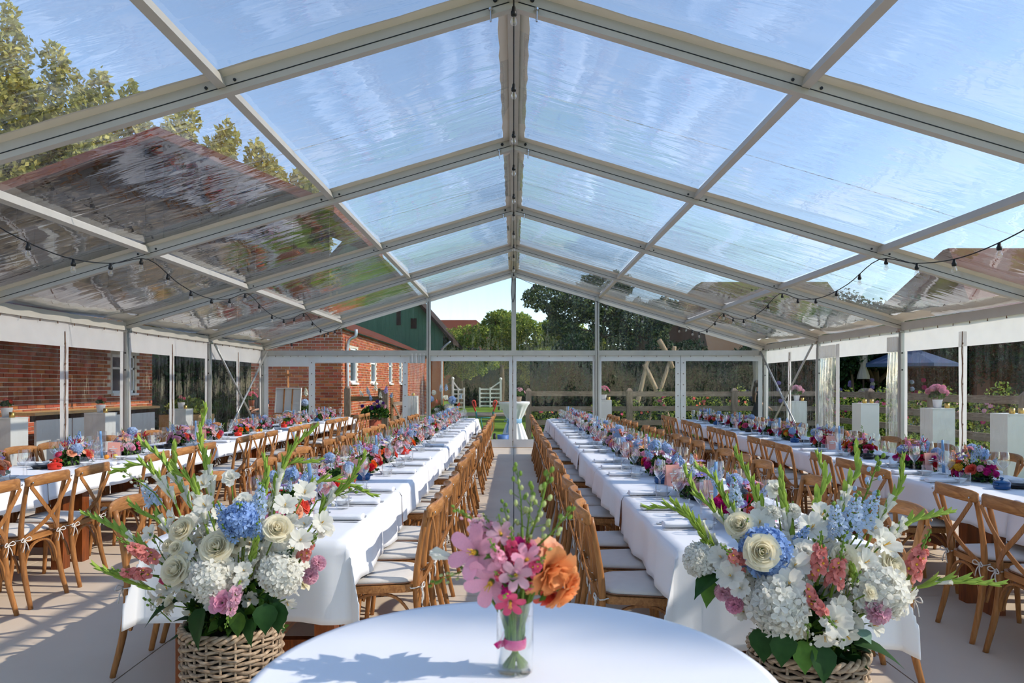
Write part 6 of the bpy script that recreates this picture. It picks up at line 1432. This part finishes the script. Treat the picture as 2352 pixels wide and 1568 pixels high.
bk = B(lambda m: m.lathe([(0, 0), (.12, 0), (.15, .3), (.145, .3), (.11, .02), (0, .02)], 18), 'bucket', mat('blue_bucket', (90, 130, 200), .5), None, smooth=True, loc=(at(1155, 990, 18.6).x, 18.6, -.1)); tag(bk, 'small blue bucket on the grass beside the draped table', 'bucket')
# parasols on the terrace
def parasol_closed(label, px, ptop, pbot, Z, m_):
    b = at(px, HY, Z); zt = at(px, ptop, Z).z; zb = at(px, pbot, Z).z; t = thing('closed_parasol', label, 'parasol', (b.x, Z, -.15)); B(lambda m: m.tube([(0, 0, 0), (0, 0, zt + .25)], .03, 8), 'pole', M_DARKB, t, smooth=True)
    n = 24; G = []
    for i in range(n):
        a = 2 * PI * i / n; k = 1 + .22 * math.sin(a * 8); G.append([((r_ * k) * math.cos(a), (r_ * k) * math.sin(a), zb + .15 + (zt - zb) * f) for (f, r_) in ((0, .17), (.12, .16), (.33, .1), (.38, .09), (.6, .11), (.85, .12), (1.0, .13), (1.1, .03))])
    mb = MB(); mb.grid(G, 0, True); obj('canopy', mb.mesh('canopy', m_), t); B(lambda m: m.box((0, 0, .1), (.6, .6, .2)), 'base', M_DARK, t)
M_TAUPE = mat('taupe_canvas', (160, 148, 136), .9, 0, .06, 12)
parasol_closed('closed taupe parasol on terrace seen through the open doorway', 1983, 800, 870, 24, M_TAUPE)
parasol_closed('closed taupe parasol behind rails beside the animal figure', 1664, 815, 880, 26, M_TAUPE)
parasol_closed('closed taupe parasol behind the woman in black', 1738, 800, 905, 24.5, M_TAUPE)
op = at(2085, HY, 24); t = thing('open_parasol', 'open navy parasol over the terrace seating', 'parasol', (op.x, 24, -.15)); B(lambda m: m.tube([(0, 0, 0), (0, 0, 2.95)], .03, 8), 'pole', M_DARKB, t, smooth=True); B(lambda m: m.box((0, 0, .06), (.6, .6, .12)), 'base', M_DARK, t)
for i in range(8):
    a, b = R(45 * i), R(45 * i + 45); B(lambda m: m.add([(0, 0, 2.95), (1.5 * math.cos(a), 1.5 * math.sin(a), 2.35), (1.5 * math.cos(b), 1.5 * math.sin(b), 2.35), (1.5 * math.cos(a), 1.5 * math.sin(a), 2.24), (1.5 * math.cos(b), 1.5 * math.sin(b), 2.24)], [(0, 1, 2), (1, 3, 4, 2)]), 'canopy_segment', mat('navy_canvas', (66, 82, 112), .9, 0, .05, 10), t)
for q, (px, Z, s_) in enumerate(((1998, 23, 1), (2052, 23.4, 1), (2080, 23.8, 1))):
    b = at(px, HY, Z); t = thing('wicker_armchair', f'rounded wicker garden armchair on terrace, {ORD[q]} from the closed parasol', 'armchair', (b.x, Z, -.15), 0, 'wicker armchairs on the terrace'); n = 20
    G = [[(.38 * math.cos(a) * f, .36 * math.sin(a) * f, z * (.75 + .25 * math.sin(a))) for (f, z) in ((.85, .25), (1, .6), (1.05, 1.5), (1.0, 1.55), (.9, .7))] for a in np.linspace(-.5, PI + .5, n)]
    mb = MB(); mb.grid(G); obj('backrest', mb.mesh('backrest', M_WICKER), t); B(lambda m: m.lathe([(0, .3), (.36, .3), (.37, .42), (0, .48)], 18), 'seat', M_JEAN, t, smooth=True)
    for s1 in (-1, 1):
        for s2 in (-1, 1): B(lambda m: m.tube([(s1 * .25, s2 * .22, 0), (s1 * .25, s2 * .22, .32)], .02, 6), 'leg', M_DARKB, t, smooth=True)
for q, (px, py, Z, col) in enumerate(((1955, 858, 25.5, 'lilac'), (2005, 862, 25.8, 'white'), (2045, 862, 25.4, 'paleblue'), (2072, 858, 25.6, 'magenta'), (1745, 865, 26, 'lilac'))):
    c = at(px, py, Z); t = thing('hydrangea_bush', f'{col} hydrangea bush at the hedge foot of terrace, {ORD[q]} planted'.replace('paleblue', 'pale blue'), 'bush', (c.x, Z, -.15)); f = obj('foliage', leafball(np.random.default_rng(q), 500, .7, .5, c.z - .2, .08, [M_LEAF, M_LEAFM]), t, (0, 0, .2)); f['kind'] = 'stuff'
    for i in range(9):
        a = i * GA; obj('bloom', flower('hydrangea', col), t, (.6 * math.cos(a), -.4 + .15 * math.sin(a), c.z * (.6 + .4 * (i / 9))), facing((math.cos(a), -1, .6)), .075)
lt = at(1955, HY, 24.5); tree('lollipop_tree', 'clipped ball tree on thin stem in the terrace planter', (lt.x, 24.5, -.15), 2.3, [(0, 0, 2.75, .75, .75, .7)], 2500, .07, LG['dark'], 12, .05, 'tree', None, False)
tag(B(lambda m: m.box((0, 0, .45), (2.4, .6, .9)), 'planter_box', M_TERRA, None, loc=(lt.x + .3, 24.4, -.15)), 'long terracotta planter box under the clipped ball tree', 'planter')
# ------------------------------------------------------------------ people and animal figure
def skinned(name, verts, edges, rad, m_, parent, root=0, sub=2):
    me = bpy.data.meshes.new(name); me.from_pydata([tuple(v) for v in verts], edges, []); o = obj(name, me, parent); me.materials.append(m_)
    sm = o.modifiers.new('skin', 'SKIN'); sm.use_smooth_shade = True
    for i, sv in enumerate(me.skin_vertices[0].data):
        r_ = rad[i]; sv.radius = r_ if hasattr(r_, '__len__') else (r_, r_); sv.use_root = i == root
    ss = o.modifiers.new('sub', 'SUBSURF'); ss.levels = ss.render_levels = sub
    return o
def person(label, loc, rz, top_m, bot_m, hair_m, arms, hair_long=False, hh=1.68, dress=False):
    t = thing('person', label, 'person', loc, rz); k = hh / 1.7
    V = {'pel': (0, 0, .93), 'wai': (0, 0, 1.06), 'che': (0, .01, 1.27), 'nb': (0, 0, 1.42), 'nt': (0, -.015, 1.50), 'hd': (0, -.03, 1.58), 'ht': (0, -.01, 1.665)}
    rad = {'pel': (.14, .11), 'wai': (.12, .09), 'che': (.145, .1), 'nb': (.055, .055), 'nt': (.05, .055), 'hd': (.072, .09), 'ht': (.06, .07)}
    E = [('pel', 'wai'), ('wai', 'che'), ('che', 'nb'), ('nb', 'nt'), ('nt', 'hd'), ('hd', 'ht')]
    for s, n in ((-1, 'l'), (1, 'r')):
        hip, kn, an, toe = (s * .09, 0, .86), (s * .10, -.02, .48), (s * .10, .02, .08), (s * .11, -.13, .03)
        el, wr = arms[n]
        hd = Vector(wr) + (Vector(wr) - Vector(el)).normalized() * .07
        for nm_, p, r_ in (('hip', hip, .085), ('kn', kn, .056), ('an', an, .04), ('toe', toe, .035), ('sh', (s * .175, 0, 1.37), .052), ('el', el, .038), ('wr', wr, .026), ('pa', hd, (.036, .018))): V[nm_ + n] = p; rad[nm_ + n] = r_
        E += [('pel', 'hip' + n), ('hip' + n, 'kn' + n), ('kn' + n, 'an' + n), ('an' + n, 'toe' + n), ('che', 'sh' + n), ('sh' + n, 'el' + n), ('el' + n, 'wr' + n), ('wr' + n, 'pa' + n)]
        fw = (Vector(wr) - Vector(el)).normalized(); sdv = fw.cross(Vector((0, 0, 1))).normalized()
        for fi_, (o_, L) in enumerate(((-.026, .068), (-.009, .078), (.009, .074), (.025, .06))):
            a = hd + sdv * o_ + fw * .02; b = a + fw * L * .6 + Vector((0, 0, -.01)); c_ = a + fw * L + Vector((0, 0, -.03)); V[f'f{fi_}a{n}'] = a; V[f'f{fi_}b{n}'] = b; V[f'f{fi_}c{n}'] = c_
            for q, r_ in (('a', .010), ('b', .009), ('c', .0075)): rad[f'f{fi_}{q}{n}'] = r_
            E += [('pa' + n, f'f{fi_}a{n}'), (f'f{fi_}a{n}', f'f{fi_}b{n}'), (f'f{fi_}b{n}', f'f{fi_}c{n}')]
        a = hd - fw * .03 + sdv * s * .035; b = a + fw * .04 + sdv * s * .015; V['t1' + n] = a; V['t2' + n] = b; rad['t1' + n] = .012; rad['t2' + n] = .009; E += [('pa' + n, 't1' + n), ('t1' + n, 't2' + n)]
    ks = list(V); ix = {q: i for i, q in enumerate(ks)}
    skinned('body', [Vector(V[q]) * k for q in ks], [(ix[a], ix[b]) for a, b in E], [tuple(x * k for x in (rad[q] if hasattr(rad[q], '__len__') else (rad[q],) * 2)) for q in ks], M_SKIN, t, 0, 2)
    S = ['pel', 'wai', 'che', 'nb']; vv = [Vector(V[q]) * k for q in S]; rr_ = [(.155, .125), (.135, .105), (.165, .115), (.07, .065)]; ee = [(0, 1), (1, 2), (2, 3)]
    for n in 'lr':
        i = len(vv); vv += [Vector(V['sh' + n]) * k, (Vector(V['sh' + n]).lerp(Vector(V['el' + n]), .8)) * k]; rr_ += [.07, .06]; ee += [(2, i), (i, i + 1)]
    skinned('shirt', vv, ee, rr_, top_m, t, 0, 2)
    if dress:
        G = [[((r_ + .015 * math.sin(a * 7)) * math.cos(a) * k, (r_ * .8) * math.sin(a) * k, z * k) for (z, r_) in ((1.1, .14), (.95, .18), (.75, .21), (.5, .25), (.28, .29))] for a in np.linspace(0, 2 * PI, 32, endpoint=False)]
        mb = MB(); mb.grid(G, 0, True); obj('skirt', mb.mesh('skirt', bot_m), t)
    else:
        vv = [Vector((0, 0, .97)) * k]; rr_ = [(.15, .12)]; ee = []
        for s, n in ((-1, 'l'), (1, 'r')):
            i = len(vv); vv += [Vector(V['hip' + n]) * k, Vector(V['kn' + n]) * k, Vector(V['an' + n]) * k]; rr_ += [.105, .075, .062]; ee += [(0, i), (i, i + 1), (i + 1, i + 2)]
        skinned('trousers', vv, ee, rr_, bot_m, t, 0, 2)
    def hair(m):
        m.ball((0, .015 * k, 1.625 * k), (.092 * k, .105 * k, .1 * k), 14, 0, 8)
        if hair_long: m.sweep(crom([(0, .06 * k, 1.63 * k), (0, .11 * k, 1.5 * k), (0, .13 * k, 1.3 * k), (0, .14 * k, 1.12 * k)], 5), [(.07 * math.cos(a), .035 * math.sin(a)) for a in np.linspace(0, 2 * PI, 10, endpoint=False)], 0, (0, 1, 0), True, [1.1 - .03 * i if i < 12 else .7 - .12 * (i - 11) for i in range(16)])
    B(hair, 'hair', hair_m, t, smooth=True)
    def face(m):
        for s in (-1, 1): m.ball((s * .03 * k, -.112 * k, 1.585 * k), (.011, .006, .006), 8, 1, 4); m.ball((s * .088 * k, -.02 * k, 1.575 * k), (.012, .02, .03), 8, 0, 4)
        m.ball((0, -.125 * k, 1.555 * k), (.014, .02, .024), 8, 0, 5); m.ball((0, -.112 * k, 1.518 * k), (.024, .008, .008), 8, 2, 4)
    B(face, 'face', [M_SKIN, M_BLACK, mat('lips', (190, 104, 96), .5)], t, smooth=True)
    return t
pw = at(1742, HY, 19.3); person('woman in black dress with long brown hair behind the corner post', (pw.x, 19.3, -.15), R(80), M_BLKC, M_BLKC, M_HAIRD, {'l': ((-.24, -.02, 1.12), (-.16, -.2, 1.02)), 'r': ((.24, -.02, 1.12), (.14, -.22, 1.02))}, True, 1.76, True)
pm2 = at(598, HY, 18.0); person('person in navy shirt and jeans carrying flowers behind corner post', (pm2.x, 18.0, -.15), R(-20), M_NAVY, M_JEAN, M_HAIRL, {'l': ((-.25, -.06, 1.1), (-.1, -.26, 1.08)), 'r': ((.26, -.04, 1.1), (.12, -.25, 1.05))}, False, 1.68)
pot_plant('pink flowers in striped pot carried by the navy-shirted person', Vector((pm2.x - .1, 17.66, .98)), 'lisianthus', 'rosy', .12, 7, M_TERRA, 'potted plant', .05)
pk = at(1582, HY, 27.5); person('dark-haired person in black behind the roses and rail fence', (pk.x, 27.5, -.15), R(70), M_BLKC, M_BLKC, M_HAIRD, {'l': ((-.24, -.02, 1.1), (-.2, -.2, .95)), 'r': ((.24, -.02, 1.1), (.2, -.2, .95))}, False, 1.66)
ah = at(1630, HY, 26.5); an_ = thing('animal_figure', 'brown animal-shaped garden figure behind the rail fence', 'figure', (ah.x, 26.5, -.15), R(0))
M_BRN = mat('brown_coat', (140, 98, 62), .9, 0, .15, 20)
skinned('body', [(-.55, 0, .95), (-.15, 0, .95), (.0, 0, 1.15), (.06, 0, 1.42), (.14, 0, 1.52), (.33, 0, 1.4), (-.55, .12, .45), (-.55, .12, .05), (-.55, -.12, .45), (-.55, -.12, .05), (-.1, .1, .45), (-.1, .1, .05), (-.1, -.1, .45), (-.1, -.1, .05), (.06, .05, 1.64), (.06, -.05, 1.64)],
        [(0, 1), (1, 2), (2, 3), (3, 4), (4, 5), (0, 6), (6, 7), (0, 8), (8, 9), (1, 10), (10, 11), (1, 12), (12, 13), (4, 14), (4, 15)], [.2, .18, .12, .085, .085, .045, .07, .045, .07, .045, .07, .045, .07, .045, .025, .025], M_BRN, an_)

_bad = {l: n for l, n in LABELS.items() if len(n) > 1 or not 4 <= len(l.replace(',', ' ').split()) <= 16}
for l, n in _bad.items(): print('LABEL', len(l.split()), l, n[:4])
print('OBJECTS', len(bpy.data.objects))
